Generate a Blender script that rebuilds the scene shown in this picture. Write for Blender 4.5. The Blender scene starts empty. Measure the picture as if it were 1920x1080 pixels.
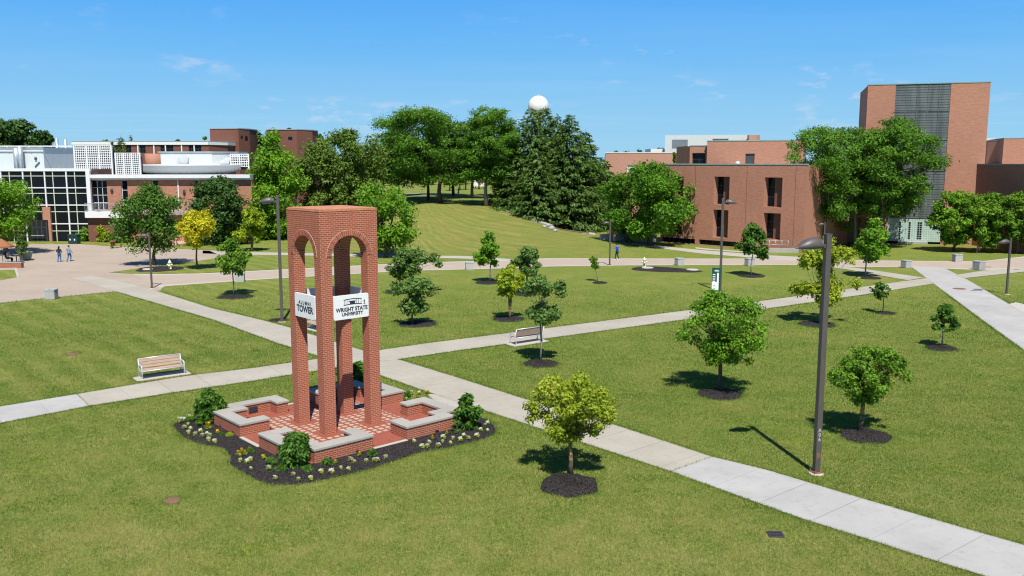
import bpy, bmesh, math, random
import numpy as np
from mathutils import Matrix, Vector

# ------------------------------------------------------------------ camera, sky, sun, exposure
SC = bpy.context.scene
COL = SC.collection
FPX, HOR, CAMH = 1650.0, 305.0, 11.0          # focal length in photo pixels, horizon row, eye height in metres
PITCH = math.atan((540 - HOR) / FPX)
cam_d = bpy.data.cameras.new("camera")
cam_d.sensor_width = 36.0
cam_d.lens = FPX / 1920 * 36
cam_d.clip_end = 6000
cam = bpy.data.objects.new("camera", cam_d)
COL.objects.link(cam)
cam.location = (0, 0, CAMH)
cam.rotation_euler = (math.pi / 2 - PITCH, 0, 0)
SC.camera = cam
SC.cycles.filter_width = 1.15
SC.view_settings.view_transform = 'Standard'
SC.view_settings.look = 'None'
SC.view_settings.exposure = 0.4
SC.view_settings.gamma = 1.0
SUN_EL, SUN_AZ = 56.5, 172.0                    # azimuth clockwise from +Y
sun_d = bpy.data.lights.new("sun", 'SUN')
sun_d.energy = 5.0
sun_d.angle = math.radians(0.5)
sun_d.color = (1.0, 0.955, 0.88)
sun = bpy.data.objects.new("sun", sun_d)
COL.objects.link(sun)
_e, _a = math.radians(SUN_EL), math.radians(SUN_AZ)
SUNV = Vector((math.sin(_a) * math.cos(_e), math.cos(_a) * math.cos(_e), math.sin(_e)))
sun.rotation_euler = SUNV.to_track_quat('Z', 'Y').to_euler()
W = bpy.data.worlds.new("World")
SC.world = W
W.use_nodes = True


class NT:
    """small helper round a node tree"""
    def __init__(s, nt):
        s.nt = nt
        nt.nodes.clear()

    def n(s, t, props=None, **inp):
        nd = s.nt.nodes.new(t)
        for k, v in (props or {}).items():
            setattr(nd, k, v)
        for k, v in inp.items():
            k2 = int(k[1:]) if k[0] == 'i' and k[1:].isdigit() else k.replace('_', ' ')
            s.set(nd.inputs[k2], v)
        return nd

    def set(s, sock, v):
        if isinstance(v, bpy.types.NodeSocket):
            s.nt.links.new(v, sock)
        elif isinstance(v, bpy.types.Node):
            s.nt.links.new(v.outputs[0], sock)
        else:
            if sock.type == 'RGBA' and len(v) == 3:
                v = (*v, 1)
            sock.default_value = v

    def math(s, op, a, b=None, clamp=False):
        nd = s.nt.nodes.new('ShaderNodeMath')
        nd.operation = op
        nd.use_clamp = clamp
        s.set(nd.inputs[0], a)
        if b is not None:
            s.set(nd.inputs[1], b)
        return nd.outputs[0]

    def mix(s, fac, a, b, mode='MIX'):
        nd = s.nt.nodes.new('ShaderNodeMix')
        nd.data_type = 'RGBA'
        nd.blend_type = mode
        s.set(nd.inputs[0], fac)
        s.set(nd.inputs[6], a)
        s.set(nd.inputs[7], b)
        return nd.outputs[2]

    def noise(s, vec, scale, detail=3, rough=0.55):
        nd = s.n('ShaderNodeTexNoise', Scale=scale, Detail=detail, Roughness=rough)
        if vec is not None:
            s.set(nd.inputs['Vector'], vec)
        return nd.outputs['Fac']

    def ramp(s, fac, p0, p1, c0=(0, 0, 0), c1=(1, 1, 1)):
        if p0 > p1:
            p0, p1, c0, c1 = p1, p0, c1, c0
        nd = s.nt.nodes.new('ShaderNodeValToRGB')
        nd.color_ramp.elements[0].position = p0
        nd.color_ramp.elements[1].position = p1
        nd.color_ramp.elements[0].color = (*c0, 1)
        nd.color_ramp.elements[1].color = (*c1, 1)
        s.set(nd.inputs[0], fac)
        return nd.outputs[0]

    def scalev(s, vec, sc):
        nd = s.n('ShaderNodeMapping')
        s.set(nd.inputs['Vector'], vec)
        nd.inputs['Scale'].default_value = sc
        return nd.outputs[0]


SKY_STRENGTH = 0.1
w = NT(W.node_tree)
sky = w.n('ShaderNodeTexSky', dict(sky_type='NISHITA', sun_disc=False, sun_elevation=_e, sun_rotation=_a,
                                   altitude=200.0, air_density=1.15, dust_density=0.35, ozone_density=3.0))
hs = w.n('ShaderNodeHueSaturation', Hue=0.497, Saturation=1.12, Value=1.0, Color=sky)
tc = w.n('ShaderNodeTexCoord')
sep = w.n('ShaderNodeSeparateXYZ', Vector=tc.outputs['Generated'])
zc = w.math('MAXIMUM', sep.outputs[2], 0.02)
comb = w.n('ShaderNodeCombineXYZ', X=w.math('DIVIDE', sep.outputs[0], zc), Y=w.math('DIVIDE', sep.outputs[1], zc), Z=0.0)
n1 = w.noise(comb.outputs[0], 0.75, 6, 0.6)
n2 = w.noise(comb.outputs[0], 0.16, 3, 0.5)
dv = w.scalev(tc.outputs['Generated'], (1.0, 1.0, 3.0))
band = w.math('MULTIPLY', w.ramp(sep.outputs[2], 0.015, 0.05), w.ramp(sep.outputs[2], 0.17, 0.10))
puff = w.math('MULTIPLY', w.math('MULTIPLY', w.ramp(w.noise(dv, 24.0, 6, 0.60), 0.54, 0.66), w.ramp(w.noise(dv, 6.5, 2, 0.5), 0.50, 0.62)), band)
wisp = w.math('MULTIPLY', w.ramp(w.noise(w.scalev(comb.outputs[0], (0.5, 0.9, 1)), 0.45, 7, 0.6), 0.40, 0.72),
              w.ramp(w.noise(comb.outputs[0], 0.13, 2, 0.5), 0.42, 0.68))
gr_ = w.n('ShaderNodeValToRGB', i0=sep.outputs[2])
el = gr_.color_ramp.elements
for pos_, col_ in ((0.0, (2.5, 4.9, 6.6)), (0.06, (1.95, 4.4, 6.8)), (0.12, (1.15, 3.7, 7.0)), (0.19, (.58, 2.95, 7.1)), (0.34, (.30, 1.35, 4.2)), (1.0, (.10, .42, 1.7))):
    e_ = el[0] if pos_ == 0 else (el[len(el) - 1] if pos_ == 1.0 else el.new(pos_))
    e_.position, e_.color = pos_, (*col_, 1)
clear = w.mix(0.96, hs.outputs[0], gr_.outputs[0])
c1 = w.mix(w.math('MULTIPLY', puff, 0.45), clear, (5.2, 5.6, 6.5))
c2 = w.mix(w.math('MULTIPLY', wisp, 0.10), c1, (7.0, 7.6, 8.2))
bg = w.n('ShaderNodeBackground', Color=c2, Strength=SKY_STRENGTH)
w.n('ShaderNodeOutputWorld', Surface=bg)

# ------------------------------------------------------------------ pixel -> place helpers (used to survey the site)
_c, _s = math.cos(PITCH), math.sin(PITCH)


def ray(x, y):
    u, v = (x - 960) / FPX, (540 - y) / FPX
    return Vector((u, _c + v * _s, -_s + v * _c))


def G(x, y, z=0.0):
    d = ray(x, y)
    t = (z - CAMH) / d.z
    return Vector((d.x * t, d.y * t, z))


def AT(x, y, Y):
    """point seen at pixel (x, y) that stands Y metres into the site"""
    d = ray(x, y)
    t = Y / d.y
    return Vector((d.x * t, Y, CAMH + d.z * t))


def XA(x, Y, y=400):
    return AT(x, y, Y).x


def ZA(y, Y):
    return AT(960, y, Y).z


_px = [400, 560, 700, 790, 920, 1000, 1050, 1100, 1180, 1330]
_d0 = [108, 108, 107, 105, 104, 101, 101, 101, 101, 101]
_d1 = [150, 150, 150, 150, 148, 135, 130, 127, 118, 110]
_z1 = [0, .4, 2.8, 4.2, 3.9, 2.1, 1.05, .6, .1, 0]
_z2 = [0, 1.5, 4.2, 4.7, 4.3, 1.7, .2, 0, 0, 0]


def hgt(X, Y):
    X, Y = np.asarray(X, float), np.asarray(Y, float)
    p = 960 + FPX * X / np.maximum(Y * _c + 1.5, 5)
    d0, d1 = np.interp(p, _px, _d0), np.interp(p, _px, _d1)
    z1, z2 = np.interp(p, _px, _z1), np.interp(p, _px, _z2)
    t = np.clip((Y - d0) / (d1 - d0), 0, 1)
    a = z1 * (0.55 * t * t * (3 - 2 * t) + 0.45 * t)
    u = np.clip((Y - d1) / 18, 0, 1)
    r = np.where(Y <= d1, a, z1 + (z2 - z1) * u * u * (3 - 2 * u))
    return np.where(Y > 25, r, 0.0)


def GT(x, y):
    """first point of the terrain seen at pixel (x, y)"""
    d = ray(x, y)
    for i in range(20, 700):
        Y = i * 0.5
        P = AT(x, y, Y)
        if P.z <= float(hgt(P.x, P.y)):
            return Vector((P.x, P.y, float(hgt(P.x, P.y))))
    return G(x, y)


# ------------------------------------------------------------------ mesh helpers
def link(name, data, parent=None):
    o = bpy.data.objects.new(name, data)
    COL.objects.link(o)
    if parent:
        o.parent = parent
    return o


def tag(o, label=None, cat=None, group=None, kind=None):
    if label:
        o['label'] = label
    if cat:
        o['category'] = cat
    if group:
        o['group'] = group
    if kind:
        o['kind'] = kind
    return o


def thing(name, label, cat, loc=(0, 0, 0), rz=0.0, group=None):
    o = link(name, None)
    o.empty_display_size = 0.3
    o.location = loc
    o.rotation_euler = (0, 0, rz)
    return tag(o, label, cat, group)


def dup(root, loc, rz=None, label=None, group=None, scale=None):
    def cp(o, par):
        c = o.copy()
        COL.objects.link(c)
        c.parent = par
        for ch in list(o.children):
            cp(ch, c)
        return c
    r = cp(root, None)
    r.location = loc
    if rz is not None:
        r.rotation_euler = (0, 0, rz)
    if scale:
        r.scale = (scale,) * 3
    return tag(r, label, None, group)


class MB:
    def __init__(s):
        s.v, s.f, s.m, s.sm, s.uv = [], [], [], [], {}
        s.T = Matrix.Identity(4)

    def add(s, vs, fs, m=0, smooth=False, uvs=None):
        b = len(s.v)
        s.v += [tuple(s.T @ Vector(p)) for p in vs]
        for i, f in enumerate(fs):
            if uvs and uvs[i]:
                s.uv[len(s.f)] = uvs[i]
            s.f.append([b + k for k in f])
            s.m.append(m)
            s.sm.append(smooth)
        return s

    def box(s, x0, x1, y0, y1, z0, z1, m=0):
        v = [(x, y, z) for z in (z0, z1) for y in (y0, y1) for x in (x0, x1)]
        return s.add(v, [(0, 2, 3, 1), (4, 5, 7, 6), (0, 1, 5, 4), (2, 6, 7, 3), (0, 4, 6, 2), (1, 3, 7, 5)], m)

    def bar(s, a, b, w, h, m=0, up=(0, 0, 1)):
        a, b = Vector(a), Vector(b)
        d = (b - a).normalized()
        up = Vector(up)
        if abs(d.dot(up)) > .98:
            up = Vector((1, 0, 0))
        x = d.cross(up).normalized() * w / 2
        z = x.cross(d).normalized() * h / 2
        v = [p + i * x + j * z for p in (a, b) for i, j in ((-1, -1), (1, -1), (1, 1), (-1, 1))]
        return s.add(v, [(3, 2, 1, 0), (4, 5, 6, 7), (0, 1, 5, 4), (1, 2, 6, 5), (2, 3, 7, 6), (3, 0, 4, 7)], m)

    def prism(s, poly, z0, z1, m=0, mtop=None):
        ar = sum(poly[i - 1][0] * poly[i][1] - poly[i][0] * poly[i - 1][1] for i in range(len(poly)))
        if ar < 0:
            poly = poly[::-1]
        n = len(poly)
        v = [(p[0], p[1], z0) for p in poly] + [(p[0], p[1], z1) for p in poly]
        s.add(v, [(i, (i + 1) % n, n + (i + 1) % n, n + i) for i in range(n)], m)
        b = len(s.v) - 2 * n
        for f, mm in ((list(range(n))[::-1], m), (list(range(n, 2 * n)), m if mtop is None else mtop)):
            s.f.append([b + k for k in f])
            s.m.append(mm)
            s.sm.append(False)
        return s

    def tube(s, pts, rad, n=8, m=0, smooth=True, caps=True):
        pts = [Vector(p) for p in pts]
        if not hasattr(rad, '__len__'):
            rad = [rad] * len(pts)
        vs, fs = [], []
        ref = None
        for i, p in enumerate(pts):
            d = (pts[min(i + 1, len(pts) - 1)] - pts[max(i - 1, 0)]).normalized()
            if ref is None or abs(d.dot(ref)) > .95:
                ref = Vector((1, 0, 0)) if abs(d.x) < .8 else Vector((0, 1, 0))
            x = (ref - d * d.dot(ref)).normalized()
            ref = x
            y = d.cross(x)
            for k in range(n):
                a = 2 * math.pi * k / n
                vs.append(p + (x * math.cos(a) + y * math.sin(a)) * rad[i])
        for i in range(len(pts) - 1):
            for k in range(n):
                fs.append((i * n + k, i * n + (k + 1) % n, (i + 1) * n + (k + 1) % n, (i + 1) * n + k))
        if caps:
            fs.append(tuple(range(n))[::-1])
            fs.append(tuple(range((len(pts) - 1) * n, len(pts) * n)))
        return s.add(vs, fs, m, smooth)

    def lathe(s, prof, c=(0, 0, 0), n=24, m=0, smooth=True):
        vs, fs = [], []
        for r, z in prof:
            for k in range(n):
                a = 2 * math.pi * k / n
                vs.append((c[0] + r * math.cos(a), c[1] + r * math.sin(a), c[2] + z))
        for i in range(len(prof) - 1):
            for k in range(n):
                fs.append((i * n + k, i * n + (k + 1) % n, (i + 1) * n + (k + 1) % n, (i + 1) * n + k))
        fs.append(tuple(range(n))[::-1])
        fs.append(tuple(range((len(prof) - 1) * n, len(prof) * n)))
        return s.add(vs, fs, m, smooth)

    def ellipsoid(s, c, r, m=0, nu=14, nv=9, jit=0, rng=None):
        vs, fs = [], []
        for j in range(nv + 1):
            t = math.pi * j / nv
            for k in range(nu):
                a = 2 * math.pi * k / nu
                q = 1 + (rng.uniform(-jit, jit) if jit else 0)
                vs.append((c[0] + r[0] * math.sin(t) * math.cos(a) * q, c[1] + r[1] * math.sin(t) * math.sin(a) * q, c[2] + r[2] * math.cos(t) * q))
        for j in range(nv):
            for k in range(nu):
                fs.append((j * nu + k, (j + 1) * nu + k, (j + 1) * nu + (k + 1) % nu, j * nu + (k + 1) % nu))
        return s.add(vs, fs, m, True)

    def build(s, name, mats, parent=None, bevel=0, loc=None):
        me = bpy.data.meshes.new(name)
        me.from_pydata(s.v, [], s.f)
        if not isinstance(mats, (list, tuple)):
            mats = [mats]
        for mt in mats:
            me.materials.append(mt)
        me.polygons.foreach_set('material_index', s.m)
        me.polygons.foreach_set('use_smooth', s.sm)
        uvl = me.uv_layers.new(name='UVMap')
        buf = np.zeros((len(me.loops), 2), np.float32)
        co = np.array(s.v, float)
        for p in me.polygons:
            nn = p.normal
            li = list(p.loop_indices)
            if p.index in s.uv:
                buf[li] = s.uv[p.index]
                continue
            q = co[list(p.vertices)]
            if abs(nn.z) > .7:
                buf[li] = q[:, :2]
            else:
                h = math.hypot(nn.x, nn.y) or 1
                buf[li, 0] = q[:, 0] * (-nn.y / h) + q[:, 1] * (nn.x / h)
                buf[li, 1] = q[:, 2]
        uvl.data.foreach_set('uv', buf.ravel())
        o = link(name, me, parent)
        if loc is not None:
            o.location = loc
        if bevel:
            b = o.modifiers.new('bevel', 'BEVEL')
            b.width = bevel
            b.segments = 2
            b.limit_method = 'ANGLE'
        return o


def quad_cloud(name, V, tint, mat_, parent=None):
    """N four-cornered leaves as one mesh; V is (N,4,3)"""
    N = len(V)
    me = bpy.data.meshes.new(name)
    me.vertices.add(N * 4)
    me.vertices.foreach_set('co', np.ascontiguousarray(V, np.float32).ravel())
    me.loops.add(N * 4)
    me.loops.foreach_set('vertex_index', np.arange(N * 4, dtype=np.int32))
    me.polygons.add(N)
    me.polygons.foreach_set('loop_start', np.arange(0, N * 4, 4, dtype=np.int32))
    me.polygons.foreach_set('loop_total', np.full(N, 4, np.int32))
    me.update(calc_edges=True)
    at = me.attributes.new('tint', 'FLOAT', 'POINT')
    at.data.foreach_set('value', np.repeat(np.asarray(tint, np.float32), 4))
    me.materials.append(mat_)
    return link(name, me, parent)


# ------------------------------------------------------------------ materials
def mat(name, fn):
    m = bpy.data.materials.new(name)
    m.use_nodes = True
    t = NT(m.node_tree)
    out = t.n('ShaderNodeOutputMaterial')
    t.set(out.inputs['Surface'], fn(t))
    return m


def pbr(t, col, rough=.7, spec=.3, metal=0.0, bump=None, bd=.02, bs=.5):
    p = t.n('ShaderNodeBsdfPrincipled', Base_Color=col, Roughness=rough, Metallic=metal)
    p.inputs['Specular IOR Level'].default_value = spec
    if bump is not None:
        b = t.n('ShaderNodeBump', Strength=bs, Distance=bd, Height=bump)
        t.set(p.inputs['Normal'], b)
    return p


def objc(t):
    return t.n('ShaderNodeTexCoord').outputs['Object']


def uvc(t):
    return t.n('ShaderNodeTexCoord').outputs['UV']


def posc(t):
    return t.n('ShaderNodeNewGeometry').outputs['Position']


def plain(name, col, rough=.6, spec=.3, metal=0.0, var=.12, sc=3.0):
    def fn(t):
        nz = t.noise(objc(t), sc, 4, .6)
        c = t.mix(t.ramp(nz, .3, .7), tuple(k * (1 - var) for k in col), tuple(min(1, k * (1 + var)) for k in col))
        return pbr(t, c, rough, spec, metal)
    return mat(name, fn)


def brick(name, ca, cb, mortar, wdt=.205, row=.075, mo=.011, streak=.25, bd=.006, stain=.0):
    def fn(t):
        uv = uvc(t)
        b = t.n('ShaderNodeTexBrick', dict(offset=.5), Vector=uv, Color1=ca, Color2=cb, Mortar=mortar, Scale=1.0)
        b.inputs['Mortar Size'].default_value = mo
        b.inputs['Mortar Smooth'].default_value = .2
        b.inputs['Brick Width'].default_value = wdt
        b.inputs['Row Height'].default_value = row
        b.inputs['Bias'].default_value = -.1
        s1 = t.noise(t.scalev(uv, (.9, 7, 1)), 1.2, 4, .65)
        s2 = t.noise(t.scalev(uv, (.12, .2, 1)), 1.0, 3, .5)
        c = t.mix(t.math('MULTIPLY', t.ramp(s1, .35, .7), streak), b.outputs['Color'], tuple(k * .52 for k in ca))
        c = t.mix(t.math('MULTIPLY', t.ramp(s1, .6, .3), streak * .5), c, tuple(min(1, k * 1.35) for k in cb))
        c = t.mix(t.math('MULTIPLY', t.ramp(s2, .35, .75), .22), c, tuple(k * .6 for k in ca))
        if stain:
            s3 = t.noise(t.scalev(uv, (1.4, .5, 1)), 1.1, 5, .7)
            c = t.mix(t.math('MULTIPLY', t.ramp(s3, .58, .74), stain), c, (.1, .075, .06))
        return pbr(t, c, .85, .2, bump=t.math('SUBTRACT', 1.0, b.outputs['Fac']), bd=bd)
    return mat(name, fn)


def concrete(name, col, joint=0, dirt=.25, uvjoint=False, speck=.18):
    def fn(t):
        p = posc(t)
        a = t.noise(p, .35, 4, .6)
        b = t.noise(p, 2.6, 5, .7)
        f = t.noise(p, 38, 2, .6)
        c = t.mix(t.ramp(a, .3, .7), tuple(k * (1 - dirt * .45) for k in col), tuple(min(1, k * 1.04) for k in col))
        c = t.mix(t.math('MULTIPLY', t.ramp(b, .53, .74), dirt * 1.3), c, tuple(k * .58 for k in col))
        st = t.math('MULTIPLY', t.ramp(t.noise(t.scalev(p, (.7, 1.3, 1)), .9, 5, .75), .56, .70), dirt)
        c = t.mix(st, c, tuple(k * q for k, q in zip(col, (.66, .70, .74))))
        c = t.mix(t.math('MULTIPLY', f, speck), c, tuple(k * .5 for k in col))
        if joint:
            sp = t.n('ShaderNodeSeparateXYZ', Vector=uvc(t))
            fr = t.math('FRACT', t.math('DIVIDE', sp.outputs[0], joint))
            ln = t.math('LESS_THAN', fr, .03 / joint)
            rnd = t.n('ShaderNodeTexWhiteNoise', dict(noise_dimensions='1D'), W=t.math('FLOOR', t.math('DIVIDE', sp.outputs[0], joint)))
            c = t.mix(t.math('MULTIPLY', rnd.outputs['Value'], .2), c, tuple(k * .72 for k in col))
            c = t.mix(t.math('MULTIPLY', t.math('MULTIPLY', ln, t.math('ADD', t.math('MULTIPLY', rnd.outputs['Value'], .5), .4)), .7), c, tuple(k * .3 for k in col))
            ed = t.math('MINIMUM', sp.outputs[1], t.math('SUBTRACT', 1.0, sp.outputs[1]))
            en = t.math('MULTIPLY', t.ramp(ed, .06, .0), t.ramp(t.noise(p, 5, 3), .35, .65))
            c = t.mix(t.math('MULTIPLY', en, .45), c, (.17, .16, .08))
        return pbr(t, c, .9, .2, bump=f, bd=.004, bs=.3)
    return mat(name, fn)


def leafmat(name, ca, cb, trans=.3, rough=.55):
    def fn(t):
        at = t.n('ShaderNodeAttribute', dict(attribute_name='tint'))
        c = t.mix(at.outputs['Fac'], tuple(k * .92 for k in ca), tuple(min(.62, k * 1.22) for k in cb))
        p = pbr(t, c, rough, .18)
        tr = t.n('ShaderNodeBsdfTranslucent', Color=t.mix(.5, c, tuple(min(1, k * 1.5) for k in (cb[0] * 1.1, cb[1], cb[2] * .4))))
        return t.n('ShaderNodeMixShader', i0=trans, i1=p, i2=tr)
    return mat(name, fn)


def barkmat(name, col, spots=None):
    def fn(t):
        o = objc(t)
        nz = t.noise(t.scalev(o, (9, 9, 2)), 2.0, 5, .7)
        c = t.mix(t.ramp(nz, .35, .65), tuple(k * .55 for k in col), tuple(k * 1.25 for k in col))
        if spots:
            c = t.mix(t.ramp(t.noise(o, 5.5, 3, .6), .52, .58), c, spots)
        return pbr(t, c, .9, .15, bump=nz, bd=.02, bs=.6)
    return mat(name, fn)


def grassmat():
    def fn(t):
        p = posc(t)
        sp = t.n('ShaderNodeSeparateXYZ', Vector=p)
        X, Y = sp.outputs[0], sp.outputs[1]
        big = t.noise(p, .055, 4, .6)
        mid = t.noise(p, .33, 5, .62)
        mid2 = t.noise(t.scalev(p, (1, .6, 1)), 1.3, 4, .65)
        fine = t.noise(t.scalev(p, (1, .55, 1)), 7.0, 5, .8)
        grain = t.noise(t.scalev(p, (1, .45, 1)), 24.0, 3, .8)
        c = t.mix(t.ramp(fine, .40, .60), (0.046, 0.088, 0.011), (0.210, 0.274, 0.043))
        c = t.mix(t.math('MULTIPLY', t.ramp(grain, .50, .66), .70), c, (0.443, 0.459, 0.130))
        c = t.mix(t.math('MULTIPLY', t.ramp(grain, .46, .33), .75), c, (0.018, 0.040, 0.005))
        c = t.mix(t.math('MULTIPLY', t.ramp(mid, .44, .70), .62), c, (0.296, 0.256, 0.075))
        c = t.mix(t.math('MULTIPLY', t.ramp(mid2, .54, .72), .40), c, (0.347, 0.296, 0.098))
        c = t.mix(t.math('MULTIPLY', t.ramp(big, .52, .32), .40), c, (0.103, 0.183, 0.025))
        nr = t.n('ShaderNodeMapRange', Value=Y); nr.inputs['From Min'].default_value = 37; nr.inputs['From Max'].default_value = 23
        c = t.mix(t.math('MULTIPLY', t.math('MULTIPLY', nr.outputs[0], t.ramp(mid2, .38, .62)), .42), c, (0.347, 0.288, 0.101))
        cl = t.math('MULTIPLY', t.ramp(t.noise(t.scalev(p, (.5, 1, 1)), .42, 3, .6), .60, .70), t.ramp(t.noise(p, 3.0, 2), .40, .62))
        c = t.mix(t.math('MULTIPLY', cl, .40), c, (0.398, 0.366, 0.033))
        # mowing stripes, fanning over the mound
        ex = t.math('MULTIPLY', 41.8, t.math('POWER', 2.718, t.math('MULTIPLY', -.165, t.math('ADD', t.math('MINIMUM', t.math('MAXIMUM', X, -34.0), 14.0), 15.0))))
        wob = t.math('MULTIPLY', t.math('SUBTRACT', t.noise(p, .16, 3), .5), 7.0)
        ph = t.math('ADD', t.math('SUBTRACT', Y, ex), wob)
        sw = t.math('ADD', t.math('SINE', t.math('MULTIPLY', ph, 1.9)), t.math('MULTIPLY', t.math('SINE', t.math('MULTIPLY', ph, 1.15)), .7))
        m1 = t.n('ShaderNodeMapRange', Value=Y); m1.inputs['From Min'].default_value = 101; m1.inputs['From Max'].default_value = 109
        m2 = t.n('ShaderNodeMapRange', Value=Y); m2.inputs['From Min'].default_value = 158; m2.inputs['From Max'].default_value = 150
        m3 = t.n('ShaderNodeMapRange', Value=X); m3.inputs['From Min'].default_value = -29; m3.inputs['From Max'].default_value = -22
        m4 = t.n('ShaderNodeMapRange', Value=X); m4.inputs['From Min'].default_value = 18; m4.inputs['From Max'].default_value = -2
        mound = t.math('MULTIPLY', t.math('MULTIPLY', m1.outputs[0], m2.outputs[0]), t.math('MULTIPLY', m3.outputs[0], m4.outputs[0]))
        patch = t.ramp(t.noise(p, .30, 4, .6), .36, .66)
        c = t.mix(t.math('MULTIPLY', mound, .30), c, (0.214, 0.197, 0.063))
        tan = t.math('MULTIPLY', t.math('MULTIPLY', t.ramp(sw, .35, 1.4), mound), patch)
        c = t.mix(t.math('MULTIPLY', tan, .60), c, (0.392, 0.298, 0.105))
        drk = t.math('MULTIPLY', t.ramp(t.math('MULTIPLY', sw, -1.0), .2, 1.3), mound)
        c = t.mix(t.math('MULTIPLY', t.math('MULTIPLY', drk, t.ramp(t.noise(p, .22, 4, .6), .38, .62)), .50), c, (0.091, 0.134, 0.021))
        pb = t.math('MULTIPLY', mound, t.ramp(t.noise(t.scalev(p, (.6, 1, 1)), .21, 5, .65), .46, .62))
        c = t.mix(t.math('MULTIPLY', pb, .42), c, (.27, .185, .07))
        s2 = t.math('SINE', t.math('ADD', t.math('MULTIPLY', t.math('ADD', t.math('MULTIPLY', X, .738), t.math('MULTIPLY', Y, .675)), 3.4), t.math('MULTIPLY', t.noise(p, .16, 4), 6.0)))
        l1 = t.n('ShaderNodeMapRange', Value=X); l1.inputs['From Min'].default_value = -6; l1.inputs['From Max'].default_value = -20
        c = t.mix(t.math('MULTIPLY', t.ramp(s2, .0, 1.0), t.math('ADD', t.math('MULTIPLY', l1.outputs[0], .30), .07)), c, (0.333, 0.334, 0.101))
        far = t.n('ShaderNodeMapRange', Value=Y); far.inputs['From Min'].default_value = 45; far.inputs['From Max'].default_value = 95
        c = t.mix(t.math('MULTIPLY', far.outputs[0], .25), c, (0.164, 0.206, 0.038))
        hgt_ = t.math('ADD', t.math('MULTIPLY', fine, 1.0), t.math('MULTIPLY', grain, .8))
        return pbr(t, c, .85, .08, bump=hgt_, bd=.07, bs=1.0)
    return mat('lawn_grass', fn)


M = {}
M['grass'] = grassmat()
M['conc'] = concrete('pale_concrete', (.42, .385, .315), 1.9, .36)
M['conc_new'] = concrete('new_white_concrete', (.445, .435, .405), 1.9, .42)
M['conc_walk'] = concrete('walk_concrete', (.42, .39, .335), 0, .2)
M['coping'] = concrete('limestone_coping', (.38, .36, .315), 0, .32)
M['binconc'] = concrete('aggregate_concrete', (.44, .44, .425), 0, .3)
M['kerb'] = concrete('kerb_concrete', (.45, .42, .36), 0, .2)
M['stone'] = concrete('rubble_stone', (.40, .38, .35), 0, .5)


def plazamat():
    def fn(t):
        p = posc(t)
        b = t.n('ShaderNodeTexBrick', dict(offset=.5), Vector=p, Color1=(.385, .310, .240), Color2=(.335, .265, .205), Mortar=(.33, .290, .235), Scale=1.0)
        b.inputs['Mortar Size'].default_value = .012
        b.inputs['Brick Width'].default_value = .22
        b.inputs['Row Height'].default_value = .11
        c = t.mix(t.math('MULTIPLY', t.ramp(t.noise(p, .18, 4, .6), .35, .7), .45), b.outputs['Color'], (.43, .365, .295))
        c = t.mix(t.math('MULTIPLY', t.ramp(t.noise(t.scalev(p, (.3, 1, 1)), .5, 4, .65), .5, .75), .35), c, (.27, .205, .165))
        return pbr(t, c, .9, .15)
    return mat('plaza_brick_paving', fn)


M['plaza'] = plazamat()


def walkmat():
    def fn(t):
        p = posc(t)
        sp = t.n('ShaderNodeSeparateXYZ', Vector=uvc(t))
        c = t.mix(t.ramp(t.noise(p, .4, 4, .6), .3, .7), (.385, .315, .25), (.425, .360, .29))
        c = t.mix(t.math('MULTIPLY', t.noise(p, 9, 3, .7), .3), c, (.28, .21, .17))
        ed = t.math('MINIMUM', sp.outputs[1], t.math('SUBTRACT', 1.0, sp.outputs[1]))
        c = t.mix(t.math('LESS_THAN', ed, .09), c, (.44, .405, .335))
        return pbr(t, c, .9, .15)
    return mat('brick_walk', fn)


M['walk'] = walkmat()
M['pinkwalk'] = plain('pink_brick_path', (.50, .30, .25), .9)


def mulchmat():
    def fn(t):
        p = posc(t)
        v = t.n('ShaderNodeTexVoronoi', Vector=t.scalev(p, (1, .8, 1)), Scale=26.0)
        n = t.noise(p, 60, 3, .7)
        c = t.mix(t.ramp(v.outputs['Color'], .2, .9), (.012, .010, .010), (.085, .074, .070))
        c = t.mix(t.math('MULTIPLY', t.ramp(n, .56, .72), .7), c, (.17, .145, .13))
        return pbr(t, c, .95, .1, bump=t.math('ADD', v.outputs['Distance'], n), bd=.05, bs=1.0)
    return mat('dark_mulch', fn)


M['mulch'] = mulchmat()
M['brownmulch'] = plain('brown_mulch', (.15, .105, .08), .95, var=.35, sc=4)
M['gravel'] = plain('pale_gravel', (.42, .40, .36), .95, var=.5, sc=14)
M['brick_tower'] = brick('red_tower_brick', (.425, .092, .043), (.32, .066, .032), (.44, .31, .22), .22, .08, .0125, .22, stain=.25)
M['brick_vous'] = brick('arch_brick', (.36, .085, .04), (.28, .066, .033), (.42, .30, .22), .22, .08, .014, .2, stain=.25)
M['brick_low'] = brick('low_wall_brick', (.37, .082, .036), (.29, .064, .03), (.42, .30, .22), .22, .08, .0125, .3, stain=.45)
M['brick_salmon'] = brick('salmon_brick', (.47, .215, .135), (.38, .165, .10), (.42, .27, .20), .30, .11, .014, .45)
M['brick_brown'] = brick('brown_red_brick', (.47, .212, .135), (.35, .148, .094), (.40, .245, .175), .30, .11, .014, .45)
M['brick_dark'] = brick('dark_brown_brick', (.20, .082, .056), (.165, .066, .046), (.18, .10, .08), .25, .09, .012, .30)
M['brick_pale'] = brick('pale_salmon_brick', (.50, .265, .18), (.43, .22, .145), (.50, .33, .26), .25, .09, .012, .2)
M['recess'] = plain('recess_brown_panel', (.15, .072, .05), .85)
M['white'] = plain('white_paint', (.66, .67, .66), .5, .3, var=.05)
M['offwhite'] = plain('offwhite_metal_panel', (.52, .56, .55), .5, .3, var=.05)
M['greymetal'] = plain('galvanised_metal', (.42, .46, .48), .45, .4, .5)
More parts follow.
